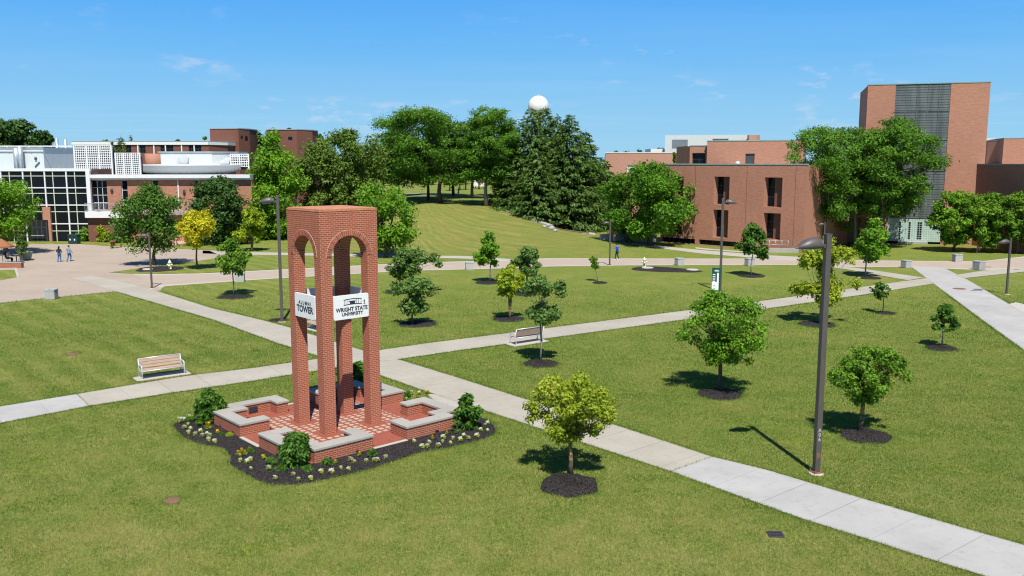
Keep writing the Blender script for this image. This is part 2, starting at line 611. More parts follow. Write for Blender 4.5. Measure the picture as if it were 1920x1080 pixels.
M['greenflash'] = plain('green_roof_flashing', (.20, .32, .29), .5)
M['glass'] = plain('dark_window_glass', (.006, .008, .011), .12, .18, var=.3, sc=.4)
M['bronze'] = plain('bronze_lamp_paint', (.085, .075, .068), .45, .45, var=.08)
M['lens'] = plain('lamp_lens', (.55, .56, .55), .2, .5)
M['greenmull'] = plain('pale_green_mullion', (.55, .60, .46), .5)
M['alu'] = plain('silver_aluminium', (.66, .69, .73), .35, .5, .35, var=.06)
M['rust'] = plain('rusty_bolt_ring', (.22, .09, .05), .9)
M['darkgrey'] = plain('dark_grey_paint', (.05, .055, .06), .6)
M['black'] = plain('black_opening', (.012, .012, .013), .8)
M['green_bin'] = plain('dark_green_bin', (.012, .05, .040), .5)
M['signgreen'] = plain('dark_green_sign', (.010, .075, .055), .5)
M['signwhite'] = plain('white_sign_face', (.76, .77, .76), .5, var=.04)
M['ink'] = plain('dark_lettering', (.03, .035, .05), .6)
M['red'] = plain('red_mark', (.45, .04, .04), .6)
M['terracotta'] = plain('terracotta', (.42, .13, .08), .8)
M['hydrant'] = plain('pale_yellow_hydrant', (.72, .70, .42), .5)
M['canvas'] = plain('rust_orange_canvas', (.28, .12, .055), .8)
M['pot'] = plain('grey_green_pot', (.22, .27, .22), .8, var=.2)
M['manhole'] = plain('rusty_cast_iron', (.20, .10, .075), .8)
M['iron'] = plain('dark_cast_iron', (.06, .06, .062), .7)
M['pink'] = plain('pink_paint', (.70, .22, .28), .5)


def woodmat():
    def fn(t):
        n = t.noise(t.scalev(objc(t), (1.2, 14, 14)), 1.5, 4, .6)
        return pbr(t, t.mix(t.ramp(n, .3, .7), (.34, .225, .17), (.47, .34, .27)), .6, .3)
    return mat('weathered_pink_wood', fn)


M['wood'] = woodmat()


def slatmat():
    def fn(t):
        uv = uvc(t)
        sp = t.n('ShaderNodeSeparateXYZ', Vector=uv)
        fr = t.math('FRACT', t.math('DIVIDE', sp.outputs[1], .34))
        ln = t.math('GREATER_THAN', fr, .72)
        st = t.noise(t.scalev(uv, (1.1, .12, 1)), 1.0, 4, .6)
        c = t.mix(t.ramp(st, .32, .68), (.075, .090, .092), (.165, .185, .18))
        c = t.mix(t.math('MULTIPLY', ln, .45), c, (.05, .058, .06))
        return pbr(t, c, .6, .3, bump=ln, bd=.05)
    return mat('slatted_grey_metal', fn)


M['slat'] = slatmat()


def glassblock():
    def fn(t):
        uv = uvc(t)
        b = t.n('ShaderNodeTexBrick', dict(offset=0.0), Vector=uv, Color1=(.33, .47, .42), Color2=(.27, .40, .36), Mortar=(.50, .56, .52), Scale=1.0)
        b.inputs['Mortar Size'].default_value = .03
        b.inputs['Brick Width'].default_value = .3
        b.inputs['Row Height'].default_value = .3
        return pbr(t, b.outputs['Color'], .2, .5)
    return mat('pale_green_glass_block', fn)


M['gblock'] = glassblock()


def pavermat():
    def fn(t):
        o = objc(t)
        sp = t.n('ShaderNodeSeparateXYZ', Vector=o)
        x, y = sp.outputs[0], sp.outputs[1]
        b = t.n('ShaderNodeTexBrick', dict(offset=.5), Vector=o, Color1=(.31, .078, .048), Color2=(.24, .06, .04), Mortar=(.27, .13, .09), Scale=1.0)
        b.inputs['Mortar Size'].default_value = .008
        b.inputs['Brick Width'].default_value = .2
        b.inputs['Row Height'].default_value = .1

        def inb(a):
            f = t.math('FRACT', t.math('DIVIDE', t.math('ADD', a, 30.0), .32))
            return t.math('MULTIPLY', t.math('GREATER_THAN', f, .20), t.math('LESS_THAN', f, .83))
        ax, ay = t.math('ABSOLUTE', x), t.math('ABSOLUTE', y)
        mx = t.math('MAXIMUM', ax, ay)
        zone = t.math('LESS_THAN', mx, 2.45)
        lx, ly = t.math('ABSOLUTE', t.math('SUBTRACT', ax, 1.08)), t.math('ABSOLUTE', t.math('SUBTRACT', ay, 1.08))
        notleg = t.math('GREATER_THAN', t.math('MAXIMUM', lx, ly), .5)
        f = t.math('MULTIPLY', t.math('MULTIPLY', inb(x), inb(y)), t.math('MULTIPLY', zone, notleg))
        rnd = t.noise(o, 2.4, 2)
        c = t.mix(f, b.outputs['Color'], t.mix(t.ramp(rnd, .35, .65), (.47, .37, .26), (.37, .31, .24)))
        return pbr(t, c, .85, .2)
    return mat('red_brick_pavers', fn)


M['paver'] = pavermat()
M['bark'] = barkmat('brown_bark', (.11, .085, .065))
M['bark_pale'] = barkmat('pale_grey_bark', (.30, .26, .21))
M['bark_yellow'] = barkmat('lichen_bark', (.15, .115, .085), (.42, .27, .06))
M['bark_grey'] = barkmat('grey_bark', (.20, .175, .15))
L_ = dict(
    lime=((0.15, 0.235, 0.014), (0.36, 0.42, 0.036)),
    mid=((0.065, 0.175, 0.014), (0.175, 0.305, 0.03)),
    deep=((0.034, 0.115, 0.015), (0.105, 0.215, 0.028)),
    blue=((0.045, 0.125, 0.026), (0.16, 0.26, 0.06)),
    bright=((0.065, 0.19, 0.012), (0.18, 0.335, 0.024)),
    yellow=((0.351, 0.331, 0.014), (0.620, 0.538, 0.023)),
    ylime=((0.111, 0.228, 0.014), (0.325, 0.393, 0.023)),
    olive=((.048,.112,.016), (.170,.255,.044)),
    locust=((0.045, 0.14, 0.014), (0.13, 0.265, 0.026)),
    maple=((0.045, 0.145, 0.012), (0.135, 0.285, 0.022)),
    spruce=((0.045, 0.11, 0.024), (0.13, 0.215, 0.048)),
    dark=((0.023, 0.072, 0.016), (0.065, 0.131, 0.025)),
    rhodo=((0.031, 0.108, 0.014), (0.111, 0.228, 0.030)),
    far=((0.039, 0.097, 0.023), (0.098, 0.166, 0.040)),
)
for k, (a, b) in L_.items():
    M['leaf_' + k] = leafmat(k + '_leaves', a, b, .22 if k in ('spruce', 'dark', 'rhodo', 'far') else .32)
M['petal'] = leafmat('white_petals', (.62, .64, .42), (.80, .80, .70), .25)
M['petal_o'] = leafmat('orange_petals', (.75, .25, .005), (.85, .45, .01), .2)
# ------------------------------------------------------------------ ground: one sheet to the horizon
def build_ground():
    xs = np.concatenate([[-3000, -1200, -600, -350, -220], np.arange(-150, 150.1, 1.5), [220, 350, 600, 1200, 3000]])
    ys = np.concatenate([[-60, -20, 5], np.arange(20, 300.1, 1.5), [350, 420, 550, 800, 1400, 2500, 4000]])
    X, Y = np.meshgrid(xs, ys)
    Z = hgt(X, Y)
    nx, ny = len(xs), len(ys)
    V = np.stack([X, Y, Z], -1).reshape(-1, 3)
    i = np.arange(nx * ny).reshape(ny, nx)
    Fq = np.stack([i[:-1, :-1], i[:-1, 1:], i[1:, 1:], i[1:, :-1]], -1).reshape(-1, 4)
    me = bpy.data.meshes.new('lawn')
    me.from_pydata(V.tolist(), [], Fq.tolist())
    me.polygons.foreach_set('use_smooth', [True] * len(Fq))
    me.materials.append(M['grass'])
    tag(link('lawn', me), kind='structure')


build_ground()


MASK = []          # outlines where no grass blades grow


def sheet(name, pts, z, m, kind='structure', px=True):
    P = [G(*p) if px else Vector((p[0], p[1], 0)) for p in pts]
    if m is not M['grass']:
        MASK.append(np.array([(p.x, p.y) for p in P]))
    bm = bmesh.new()
    vs = [bm.verts.new((p.x, p.y, z)) for p in P]
    f = bm.faces.new(vs)
    if f.normal.z < 0:
        f.normal_flip()
    bmesh.ops.triangulate(bm, faces=[f])
    uvl = bm.loops.layers.uv.new('UVMap')
    for f in bm.faces:
        for l in f.loops:
            l[uvl].uv = l.vert.co.xy
    me = bpy.data.meshes.new(name)
    bm.to_mesh(me)
    bm.free()
    me.materials.append(m)
    o = link(name, me)
    if kind:
        tag(o, kind=kind)
    return o


def resample(pts, n):
    P = np.array([(p.x, p.y) for p in pts])
    d = np.concatenate([[0], np.cumsum(np.linalg.norm(np.diff(P, axis=0), axis=1))])
    s = np.linspace(0, d[-1], n)
    return np.stack([np.interp(s, d, P[:, 0]), np.interp(s, d, P[:, 1])], -1)


def strip(name, A, B, z, m, n=40, kind='structure', flip=False, terr=False):
    """a path between two edges, each a list of surveyed points"""
    a, b = resample([G(*p) for p in A], n), resample([G(*p) for p in B], n)
    mid = (a + b) / 2
    d = np.concatenate([[0], np.cumsum(np.linalg.norm(np.diff(mid, axis=0), axis=1))])
    MASK.append(np.concatenate([a, b[::-1]]))
    mb = MB()
    zz = lambda p: z + (float(hgt(p[0], p[1])) if terr else 0)
    for i in range(n - 1):
        q = [(*a[i], zz(a[i])), (*b[i], zz(b[i])), (*b[i + 1], zz(b[i + 1])), (*a[i + 1], zz(a[i + 1]))]
        uv = [(d[i], 0), (d[i], 1), (d[i + 1], 1), (d[i + 1], 0)]
        nz = (Vector(q[1]) - Vector(q[0])).cross(Vector(q[2]) - Vector(q[0])).z
        if nz < 0:
            q, uv = q[::-1], uv[::-1]
        mb.add(q, [(0, 1, 2, 3)], 0, False, [uv])
    o = mb.build(name, m)
    return tag(o, kind=kind)


Z1 = .012
# plaza in front of the glass building
sheet('plaza', [(-420, 640), (-420, 458), (57, 458), (148, 457.5), (207, 462), (254, 463), (320, 466), (404, 470), (420, 476), (411, 483), (369, 490), (320, 495), (204, 511),
                (259, 514.5), (300, 515), (320, 526), (300, 545), (217, 547), (111, 557), (0, 568.5)], Z1, M['plaza'])
strip('brick_walk', [(250, 513.5), (300, 514), (374, 513), (459, 509), (539, 504.6), (709, 496), (833, 491), (959, 488), (1022, 484.5), (1300, 485), (1428, 485), (1500, 487), (1600, 488), (1767, 490), (1841, 490), (1920, 481), (2100, 466)],
      [(300, 540), (308, 537), (400, 530.5), (522, 522), (589, 518.5), (709, 511), (802, 507), (867, 505.5), (937, 503.7), (1028, 500), (1159, 498), (1320, 497), (1515, 497), (1600, 501), (1709, 501), (1776, 504), (1843, 507), (1920, 503), (2100, 490)], Z1 + .004, M['walk'], 120)
strip('footpath', [(170, 516.5), (222, 526), (278, 541), (320, 554), (396, 578), (489, 600), (545, 615), (624, 640), (682, 658), (746, 674), (871.5, 712.7), (994, 752), (1152, 797), (1335, 857)],
      [(128, 521), (217, 547), (320, 577), (400, 600), (520, 644), (593, 667), (640, 682), (714, 704.6), (820, 742), (901.6, 768), (1015, 805), (1258, 884.6)], Z1 + .008, M['conc'], 80)
strip('footpath', [(1335, 857), (1440, 882.5), (1588, 927), (1800, 989), (1920, 1023), (2100, 1075)],
      [(1258, 884.6), (1411, 940), (1500, 972), (1650, 1019), (1720, 1042), (1850, 1082), (2010, 1135)], Z1 + .008, M['conc_new'], 40)
strip('footpath', [(-300, 823), (0, 763), (144, 739.7)], [(-300, 862), (0, 794), (167, 762)], Z1 + .012, M['conc_new'], 20)
strip('footpath', [(144, 739.7), (261, 720), (353, 705), (480, 690), (520, 684), (600, 673), (713, 657), (802, 644), (929, 628), (1040, 614), (1275, 584), (1440, 563), (1600, 541), (1702, 526.5), (1740, 521.5)],
      [(167, 762), (317, 738), (480, 714), (520, 707), (640, 689), (746.5, 674.5), (871.5, 656), (950, 645.6), (1275, 601), (1440, 579), (1620, 553), (1750, 532), (1765, 529)], Z1 + .012, M['conc'], 100)
strip('footpath', [(1709, 501), (1750, 532), (1841, 600), (1920, 657), (2080, 772)], [(1767, 501), (1809, 522), (1889, 568.5), (1920, 587), (2150, 720)], Z1 + .016, M['conc_new'], 40)
strip('footpath', [(1788, 516.5), (1843, 508), (1920, 501), (2080, 487)], [(1809, 522), (1920, 510), (2080, 497)], Z1 + .020, M['conc'], 20)
strip('footpath', [(1560, 499), (1600, 502), (1650, 509), (1733, 521)], [(1525, 497.5), (1591, 506), (1650, 517), (1702, 526)], Z1 + .020, M['conc'], 20)
strip('footpath', [(380, 470), (474, 473), (539, 474), (700, 477), (778, 478.7), (872, 480), (962, 486)], [(380, 475.5), (474, 478), (539, 478.5), (700, 482), (778, 483), (872, 485), (940, 490)], Z1, M['conc_walk'], 40, terr=True)
strip('footpath', [(1172, 456.5), (1320, 469.5), (1428, 478), (1494, 481.5), (1560, 486)], [(1165, 458), (1320, 476), (1390, 481.5), (1452, 485.5), (1520, 489)], Z1, M['conc_walk'], 40, terr=True)
strip('footpath', [(1230, 455), (1320, 465.5), (1378, 470.5), (1440, 474)], [(1228, 457), (1320, 468), (1378, 472.5), (1440, 476)], Z1 + .004, M['conc_walk'], 20)
strip('footpath', [(1126, 421), (1113, 432), (1117, 446)], [(1085, 424), (1086, 434), (1092, 446)], Z1, M['conc_walk'], 12, terr=True)
strip('pink_path', [(252, 461), (300, 454.6), (430, 437), (480, 430)], [(262, 465), (312, 462), (440, 441), (490, 433)], Z1 + .004, M['pinkwalk'], 20)
sheet('apron', [(800, 738), (829, 742), (870, 757), (884, 765), (862, 770), (812, 752)], Z1 + .003, M['conc_walk'])
sheet('gravel', [(1884, 572), (1905, 567), (2000, 590), (2000, 640), (1918, 588), (1898, 580)], Z1 + .003, M['gravel'])

# ------------------------------------------------------------------ the brick arch tower and its seat walls
TR = math.radians(42)
TC = Vector((-7.435, 36.31, 0))


def tw(u, v, z=0):
    return Vector((TC.x + u * math.cos(TR) - v * math.sin(TR), TC.y + u * math.sin(TR) + v * math.cos(TR), z))


def text_mesh(name, txt, size, mtl, parent, loc, rot, sx=1.0, extrude=.004, align='CENTER', spacing=1.0, bold=0.0):
    cu = bpy.data.curves.new(name, 'FONT')
    cu.body = txt
    cu.size = size
    cu.extrude = extrude
    cu.offset = bold
    cu.align_x = align
    cu.align_y = 'CENTER'
    cu.space_character = spacing
    tmp = bpy.data.objects.new(name, cu)
    COL.objects.link(tmp)
    dg = bpy.context.evaluated_depsgraph_get()
    me = bpy.data.meshes.new_from_object(tmp.evaluated_get(dg))
    bpy.data.objects.remove(tmp)
    me.materials.clear()
    me.materials.append(mtl)
    o = link(name, me, parent)
    o.location = loc
    o.rotation_euler = rot
    o.scale = (sx, 1, 1)
    return o


HB, LG, ZS, ZT = 1.33, .5, 7.27, 9.08
AR = HB - LG


def build_tower():
    t = thing('brick_arch_tower', 'tall four-legged red brick tower with round arches and white sign panels', 'tower', TC, TR)
    for su in (-1, 1):
        for sv in (-1, 1):
            mb = MB()
            u0, u1 = sorted((su * HB, su * (HB - LG)))
            v0, v1 = sorted((sv * HB, sv * (HB - LG)))
            mb.box(u0, u1, v0, v1, 0.0, ZT)
            mb.build('leg', M['brick_tower'], t)
    for k in range(4):
        R = Matrix.Rotation(k * math.pi / 2, 4, 'Z')
        mb = MB()
        mb.T = R
        n = 24
        arc = [(AR * math.cos(math.pi * i / n), ZS + AR * math.sin(math.pi * i / n)) for i in range(n + 1)]
        for y in (-HB, -HB + LG):
            for i in range(n):
                (xa, za), (xb, zb) = arc[i], arc[i + 1]
                q = [(xa, y, za), (xb, y, zb), (xb, y, ZT), (xa, y, ZT)]
                mb.add(q[::-1] if y == -HB else q, [(0, 1, 2, 3)])
        for i in range(n):
            (xa, za), (xb, zb) = arc[i], arc[i + 1]
            s0, s1 = AR * math.pi * i / n, AR * math.pi * (i + 1) / n
            mb.add([(xa, -HB, za), (xa, -HB + LG, za), (xb, -HB + LG, zb), (xb, -HB, zb)], [(0, 1, 2, 3)], 1, True, [[(0, s0), (LG, s0), (LG, s1), (0, s1)]])
        mb.build('arch_wall', [M['brick_tower'], M['brick_vous']], t)
        # ring of bricks standing on end round the arch, outside and inside
        nb = 32
        for y0, y1, yd in ((-HB - .016, -HB, -1), (-HB + LG, -HB + LG + .016, 1)):
            mb = MB()
            mb.T = R
            for i in range(nb):
                for a0, a1, r0, r1, ya, yb, mm in ((math.pi * i / nb, math.pi * (i + 1) / nb, AR + .002, AR + .235, y0 + (.006 if yd < 0 else 0), y1 - (.006 if yd > 0 else 0), 2),
                                                   (math.pi * (i + .09) / nb, math.pi * (i + .91) / nb, AR + .006, AR + .222, y0, y0 + .016, i % 3 % 2)):
                    c = [(r0, a0), (r1, a0), (r1, a1), (r0, a1)]
                    pts = [(r * math.cos(a), ZS + r * math.sin(a)) for r, a in c]
                    v = [(p[0], y, p[1]) for y in (ya, yb) for p in pts]
                    mb.add(v, [(0, 1, 2, 3), (7, 6, 5, 4), (0, 4, 5, 1), (1, 5, 6, 2), (2, 6, 7, 3), (3, 7, 4, 0)], mm)
            mb.build('arch_ring', [M['vous_a'], M['vous_b'], M['mortar']], t)
    mb = MB()
    mb.box(-HB - .012, HB + .012, -HB - .012, HB + .012, ZT + .002, ZT + .05, 0)
    mb.box(-HB + .03, HB - .03, -HB + .03, HB - .03, ZT + .05, ZT + .11, 0)
    mb.build('cap', M['capbrick'], t, bevel=.01)
    # four hung sign panels
    for k in range(4):
        ang = k * math.pi / 2
        R = Matrix.Rotation(ang, 4, 'Z')
        mb = MB()
        mb.T = R
        w_, z0, z1, r = AR - .012, 4.72, 5.70, .06
        out = []
        for cx, cz, a0 in ((w_ - r, z1 - r, 0), (-w_ + r, z1 - r, 90), (-w_ + r, z0 + r, 180), (w_ - r, z0 + r, 270)):
            for j in range(5):
                a = math.radians(a0 + j * 22.5)
                out.append((cx + r * math.cos(a), cz + r * math.sin(a)))
        n = len(out)
        yf, yb = -HB - .03, -HB + .05
        mb.add([(x, yf, z) for x, z in out] + [(x, yb, z) for x, z in out],
               [tuple(range(n))[::-1], tuple(range(n, 2 * n))] + [(i, (i + 1) % n, n + (i + 1) % n, n + i) for i in range(n)])
        pn = mb.build('sign_panel', M['signwhite'], t)
        if k in (0, 3):
            def on(x, z):
                return R @ Vector((x, yf - .003, z + .25))
            rot = (math.pi / 2, 0, ang)
        if k == 0:
            text_mesh('lettering', 'WRIGHT STATE', .225, M['ink'], pn, on(.02, 4.855), rot, .93, .003, bold=.008)
            text_mesh('lettering', 'UNIVERSITY', .185, M['ink'], pn, on(.04, 4.665), rot, 1.0, .003, bold=.007)
            mb = MB()          # biplane emblem and the small standing man
            mb.T = R @ Matrix.Translation((0, 0, .25))
            yy0, yy1 = yf - .005, yf - .001
            for zc in (5.02, 5.235):
                for i in range(10):
                    xa, xb = -.36 + .085 * i, -.36 + .085 * (i + 1)
                    ca, cb = [zc + .03 * (1 - ((x - .06) / .43) ** 2) for x in (xa, xb)]
                    v = [(x, y, z) for y in (yy0, yy1) for x, z in ((xa, ca), (xb, cb), (xb, cb + .032), (xa, ca + .032))]
                    mb.add(v, [(0, 1, 2, 3), (7, 6, 5, 4), (0, 4, 5, 1), (2, 6, 7, 3), (1, 5, 6, 2), (3, 7, 4, 0)])
            for x in (-.34, -.26, -.17, .24, .33, .45):
                mb.box(x, x + .018, yy0, yy1, 5.04, 5.25)
            mb.box(-.07, .17, yy0, yy1, 5.07, 5.17)
            mb.box(-.12, .20, yy0, yy1, 5.165, 5.20)
            mb.box(.595, .625, yy0, yy1, 5.03, 5.10)
            mb.box(.585, .640, yy0, yy1, 5.10, 5.17)
            mb.box(.60, .625, yy0, yy1, 5.175, 5.205)
            mb.box(.56, .665, yy0, yy1, 5.015, 5.028)
            mb.build('emblem', M['ink'], pn)
        if k == 3:
            text_mesh('lettering', 'ALUMNI', .20, M['ink'], pn, on(0, 5.08), rot, 1.0, .003, spacing=1.5, bold=.008)
            text_mesh('lettering', 'TOWER', .37, M['ink'], pn, on(0, 4.82), rot, 1.0, .003, bold=.012)
    return t


M['mortar'] = plain('lime_mortar', (.50, .40, .32), .9)
M['vous_a'] = plain('voussoir_brick_a', (.36, .10, .052), .85, var=.25, sc=5)
M['vous_b'] = plain('voussoir_brick_b', (.26, .072, .04), .85, var=.25, sc=5)
M['capbrick'] = plain('orange_cap_brick', (.46, .20, .11), .85, var=.2, sc=4)
build_tower()

pv = MB()
pv.prism([(-3.9, -3.9), (3.9, -3.9), (3.9, 3.9), (-3.9, 3.9)], .0, .05)
o = pv.build('tower_plaza', M['paver'])
o.location = (TC.x, TC.y, 0)
o.rotation_euler = (0, 0, TR)
tag(o, kind='structure')
OUT = [(-.81, 2.8), (-.81, 3.97), (-3.19, 3.97), (-3.19, 3.33), (-3.98, 3.33), (-3.98, .81), (-2.7, .81)]
INN = [(-2.7, 1.33), (-3.46, 1.33), (-3.46, 2.84), (-2.72, 2.84), (-2.72, 3.45), (-1.33, 3.45), (-1.33, 2.8)]


def zig_prism(mb, out, inn, z0, z1):
    """a wall of even thickness round a notched corner, as butted quads"""
    a, b = out, inn[::-1]
    n = len(a)
    vs = [(p[0], p[1], z) for z in (z0, z1) for p in a + b]
    fs = []
    m2 = 2 * n
    for i in range(n - 1):
        fs += [(i, i + 1, m2 + i + 1, m2 + i), (n + i + 1, n + i, m2 + n + i, m2 + n + i + 1),
               (m2 + i, m2 + i + 1, m2 + n + i + 1, m2 + n + i), (i + 1, i, n + i, n + i + 1)]
    fs += [(n, 0, m2, m2 + n), (n - 1, m2 - 1, 2 * m2 - 1, m2 + n - 1)]
    mb.add(vs, fs)


def grow(pts, d):
    return pts


SEAT_LAB = ['notched brick seat wall with pale coping at the left of the arch tower, dark plaque inside',
            'notched brick seat wall nearest the lens, a broad shrub in its front notch',
            'notched brick seat wall at the right of the tower, beside the concrete footpath',
            'notched brick seat wall behind the tower, mostly in the shade of its legs']
for k in range(4):
    t = thing('seat_wall', SEAT_LAB[k], 'low wall', TC, TR + k * math.pi / 2, 'brick seat walls round the tower')
    mb = MB()
    zig_prism(mb, OUT, INN, 0, .50)
    mb.build('brick_wall', M['brick_low'], t)
    mb = MB()
    e = .035
    o2 = [(-.81 + e, 2.8 - e), (-.81 + e, 3.97 + e), (-3.19 - e, 3.97 + e), (-3.19 - e, 3.33 + e), (-3.98 - e, 3.33 + e), (-3.98 - e, .81 - e), (-2.7 + e, .81 - e)]
    i2 = [(-2.7 + e, 1.33 + e), (-3.46 + e, 1.33 + e), (-3.46 + e, 2.84 - e), (-2.72 + e, 2.84 - e), (-2.72 + e, 3.45 - e), (-1.33 - e, 3.45 - e), (-1.33 - e, 2.8 - e)]
    zig_prism(mb, o2, i2, .502, .60)
    mb.build('coping', M['coping'], t, bevel=.012)
    mb = MB()
    for (x, y, ax) in ((-3.98, 1.5, 0), (-3.98, 2.7, 0)):
        mb.box(x - .008, x + .03, y - .06, y + .06, .06, .15)
    mb.box(-2.4, -2.2, 3.962, 3.978, .06, .15)
    mb.build('drain_opening', M['black'], t)
    if k == 0:
        mb = MB()
        mb.box(-2.35, -1.95, 3.425, 3.449, .16, .42)
        mb.build('plaque', M['ink'], t, bevel=.008)
for k in range(4):
    mb = MB()
    mb.box(-4.05, -3.88, -.80, .80, 0, .07)
    o = mb.build('threshold_kerb', M['kerb'], bevel=.01)
    o.location = TC
    o.rotation_euler = (0, 0, TR + k * math.pi / 2)
    tag(o, kind='structure')


# ------------------------------------------------------------------ mulch bed round the tower
def smooth_closed(P, n=160):
    P = np.array(P, float)
    m = len(P)
    out = []
    for i in range(m):
        p0, p1, p2, p3 = P[i - 1], P[i], P[(i + 1) % m], P[(i + 2) % m]
        for j in range(6):
            t = j / 6
            out.append(.5 * ((2 * p1) + (-p0 + p2) * t + (2 * p0 - 5 * p1 + 4 * p2 - p3) * t * t + (-p0 + 3 * p1 - 3 * p2 + p3) * t ** 3))
    return out


def mound_bed(name, outline, h, m, z=.02, hole=False):
    """mulch heaped a little towards its middle"""
    P = smooth_closed([(p.x, p.y) for p in outline])
    MASK.append(np.array(P))
    c = np.mean(P, axis=0)
    rng = np.random.default_rng(int(abs(c[0] * 97 + c[1] * 31)) % 9999)
    rings = [(1.0, .004), (.955, .45), (.85, .75), (.6, .95), (.3, 1.0)]
    vs, fs = [], []
    n = len(P)
    base = float(hgt(c[0], c[1]))
    for r, hh in rings:
        for p in P:
            q = c + (p - c) * r
            q = q + rng.normal(0, .012, 2)
            vs.append((q[0], q[1], base + z + h * hh + (rng.normal(0, .012) if r < 1 else 0)))
    for i in range(len(rings) - 1):
        for k in range(n):
            fs.append((i * n + k, i * n + (k + 1) % n, (i + 1) * n + (k + 1) % n, (i + 1) * n + k))
    vs.append((c[0], c[1], base + z + h))
    for k in range(n):
        fs.append(((len(rings) - 1) * n + k, (len(rings) - 1) * n + (k + 1) % n, len(vs) - 1))
    mb = MB()
    mb.add(vs, fs, 0, True)
    o = mb.build(name, m)
    return tag(o, kind='structure')


bed_px = [(328, 794), (336, 812), (352, 824), (377, 834), (418, 842), (431, 857), (432, 870), (450, 883), (489, 904), (524, 909.5), (575, 907), (640, 892.5),
          (689, 881), (738, 865), (789, 849), (844, 838.5), (905, 824), (928, 812), (925, 798), (905, 785)]
bedp = [G(*p) for p in bed_px] + [tw(3.6, -2.9), tw(4.6, -1.9), tw(4.75, -.5), tw(4.3, .8), tw(4.75, 2.2), tw(4.9, 4.0), tw(4.0, 4.85), tw(2.4, 4.7), tw(.8, 4.25), tw(-.8, 4.3), tw(-2.6, 4.3), tw(-4.0, 4.6)]
P_ = smooth_closed([(p.x, p.y) for p in bedp])
MASK.append(np.array(P_))
# a low flat sheet with its edge, so that the paving inside stands proud of it
mb = MB()
n_ = len(P_)
cc = np.array([TC.x, TC.y])
vs_ = [(p[0], p[1], .004) for p in P_] + [(*(p + (cc - p) / np.linalg.norm(cc - p) * .10), .045) for p in P_] + [(*(p + (cc - p) / np.linalg.norm(cc - p) * .6), .048) for p in P_] + [(TC.x, TC.y, .046)]
fs_ = [(r * n_ + k, r * n_ + (k + 1) % n_, (r + 1) * n_ + (k + 1) % n_, (r + 1) * n_ + k) for r in range(2) for k in range(n_)] + [(2 * n_ + k, 2 * n_ + (k + 1) % n_, 3 * n_) for k in range(n_)]
mb.add(vs_, fs_, 0, True)
tag(mb.build('mulch_bed', M['mulch']), kind='structure')


def ell_bed(x, y, rx, m='mulch', h=.10, name='mulch_ring', z=.004):
    """round bed of mulch about pixel (x, y); rx is its half width in photo pixels"""
    c = GT(x, y)
    r = rx / FPX * (c.y * _c + 1.5)
    rng = random.Random(int(x * 7 + y))
    out = [Vector((c.x + r * math.cos(a) * rng.uniform(.90, 1.10), c.y + r * math.sin(a) * rng.uniform(.90, 1.10), 0)) for a in [i * math.pi / 11 for i in range(22)]]
    return mound_bed(name, out, h, M[m], z)
# ------------------------------------------------------------------ buildings
class Wall:
    """vertical wall from A to B (plan points, seen from outside A is on the left), surveyed by pixel"""
    def __init__(s, A, B):
        s.A, s.B = Vector((A[0], A[1], 0)), Vector((B[0], B[1], 0))
        s.L = (s.B - s.A).length
        s.d = (s.B - s.A) / s.L
        s.n = Vector((s.d.y, -s.d.x, 0))          # outward

    def hit(s, x, y):
        r = ray(x, y)
        o = Vector((0, 0, CAMH))
        t = (s.A - o).dot(s.n) / r.dot(s.n)
        P = o + r * t
        return (P - s.A).dot(s.d), P.z

    def P(s, a, z, out=0.0):
        q = s.A + s.d * a + s.n * out
        return Vector((q.x, q.y, z))

    def obox(s, mb, a0, a1, z0, z1, o0, o1, m=0):
        v = [s.P(a, z, o) for z in (z0, z1) for o in (o1, o0) for a in (a0, a1)]
        return mb.add(v, [(0, 2, 3, 1), (4, 5, 7, 6), (0, 1, 5, 4), (2, 6, 7, 3), (0, 4, 6, 2), (1, 3, 7, 5)], m)

    def face(s, mb, z0, z1, ops, depth=.3, m=0, mr=None):
        """wall face with true openings (a0,a1,z0,z1[,depth]) and their reveals"""
        mr = m if mr is None else mr
        xs = sorted({0, s.L, *[o[0] for o in ops], *[o[1] for o in ops]})
        zs = sorted({z0, z1, *[o[2] for o in ops], *[o[3] for o in ops]})
        for i in range(len(xs) - 1):
            for j in range(len(zs) - 1):
                cx, cz = (xs[i] + xs[i + 1]) / 2, (zs[j] + zs[j + 1]) / 2
                if any(o[0] < cx < o[1] and o[2] < cz < o[3] for o in ops):
                    continue
                mb.add([s.P(xs[i], zs[j]), s.P(xs[i + 1], zs[j]), s.P(xs[i + 1], zs[j + 1]), s.P(xs[i], zs[j + 1])], [(0, 1, 2, 3)], m)
        for o in ops:
            a0, a1, b0, b1 = o[:4]
            d = -(o[4] if len(o) > 4 else depth)
            c = [(a0, b0), (a1, b0), (a1, b1), (a0, b1)]
            for k in range(4):
                (p, q), (r, t) = c[k], c[(k + 1) % 4]
                mb.add([s.P(p, q), s.P(p, q, d), s.P(r, t, d), s.P(r, t)], [(0, 1, 2, 3)], mr)


def rest_of_block(mb, poly, z0, z1, skip, m=0, mtop=0):
    """the other walls and the roof of a block whose wall 'skip' (edge indices) is made elsewhere"""
    n = len(poly)
    for i in range(n):
        if i in skip:
            continue
        a, b = poly[i], poly[(i + 1) % n]
        mb.add([(a[0], a[1], z0), (b[0], b[1], z0), (b[0], b[1], z1), (a[0], a[1], z1)], [(0, 1, 2, 3)], m)
    mb.add([(p[0], p[1], z1) for p in poly], [tuple(range(n))], mtop)


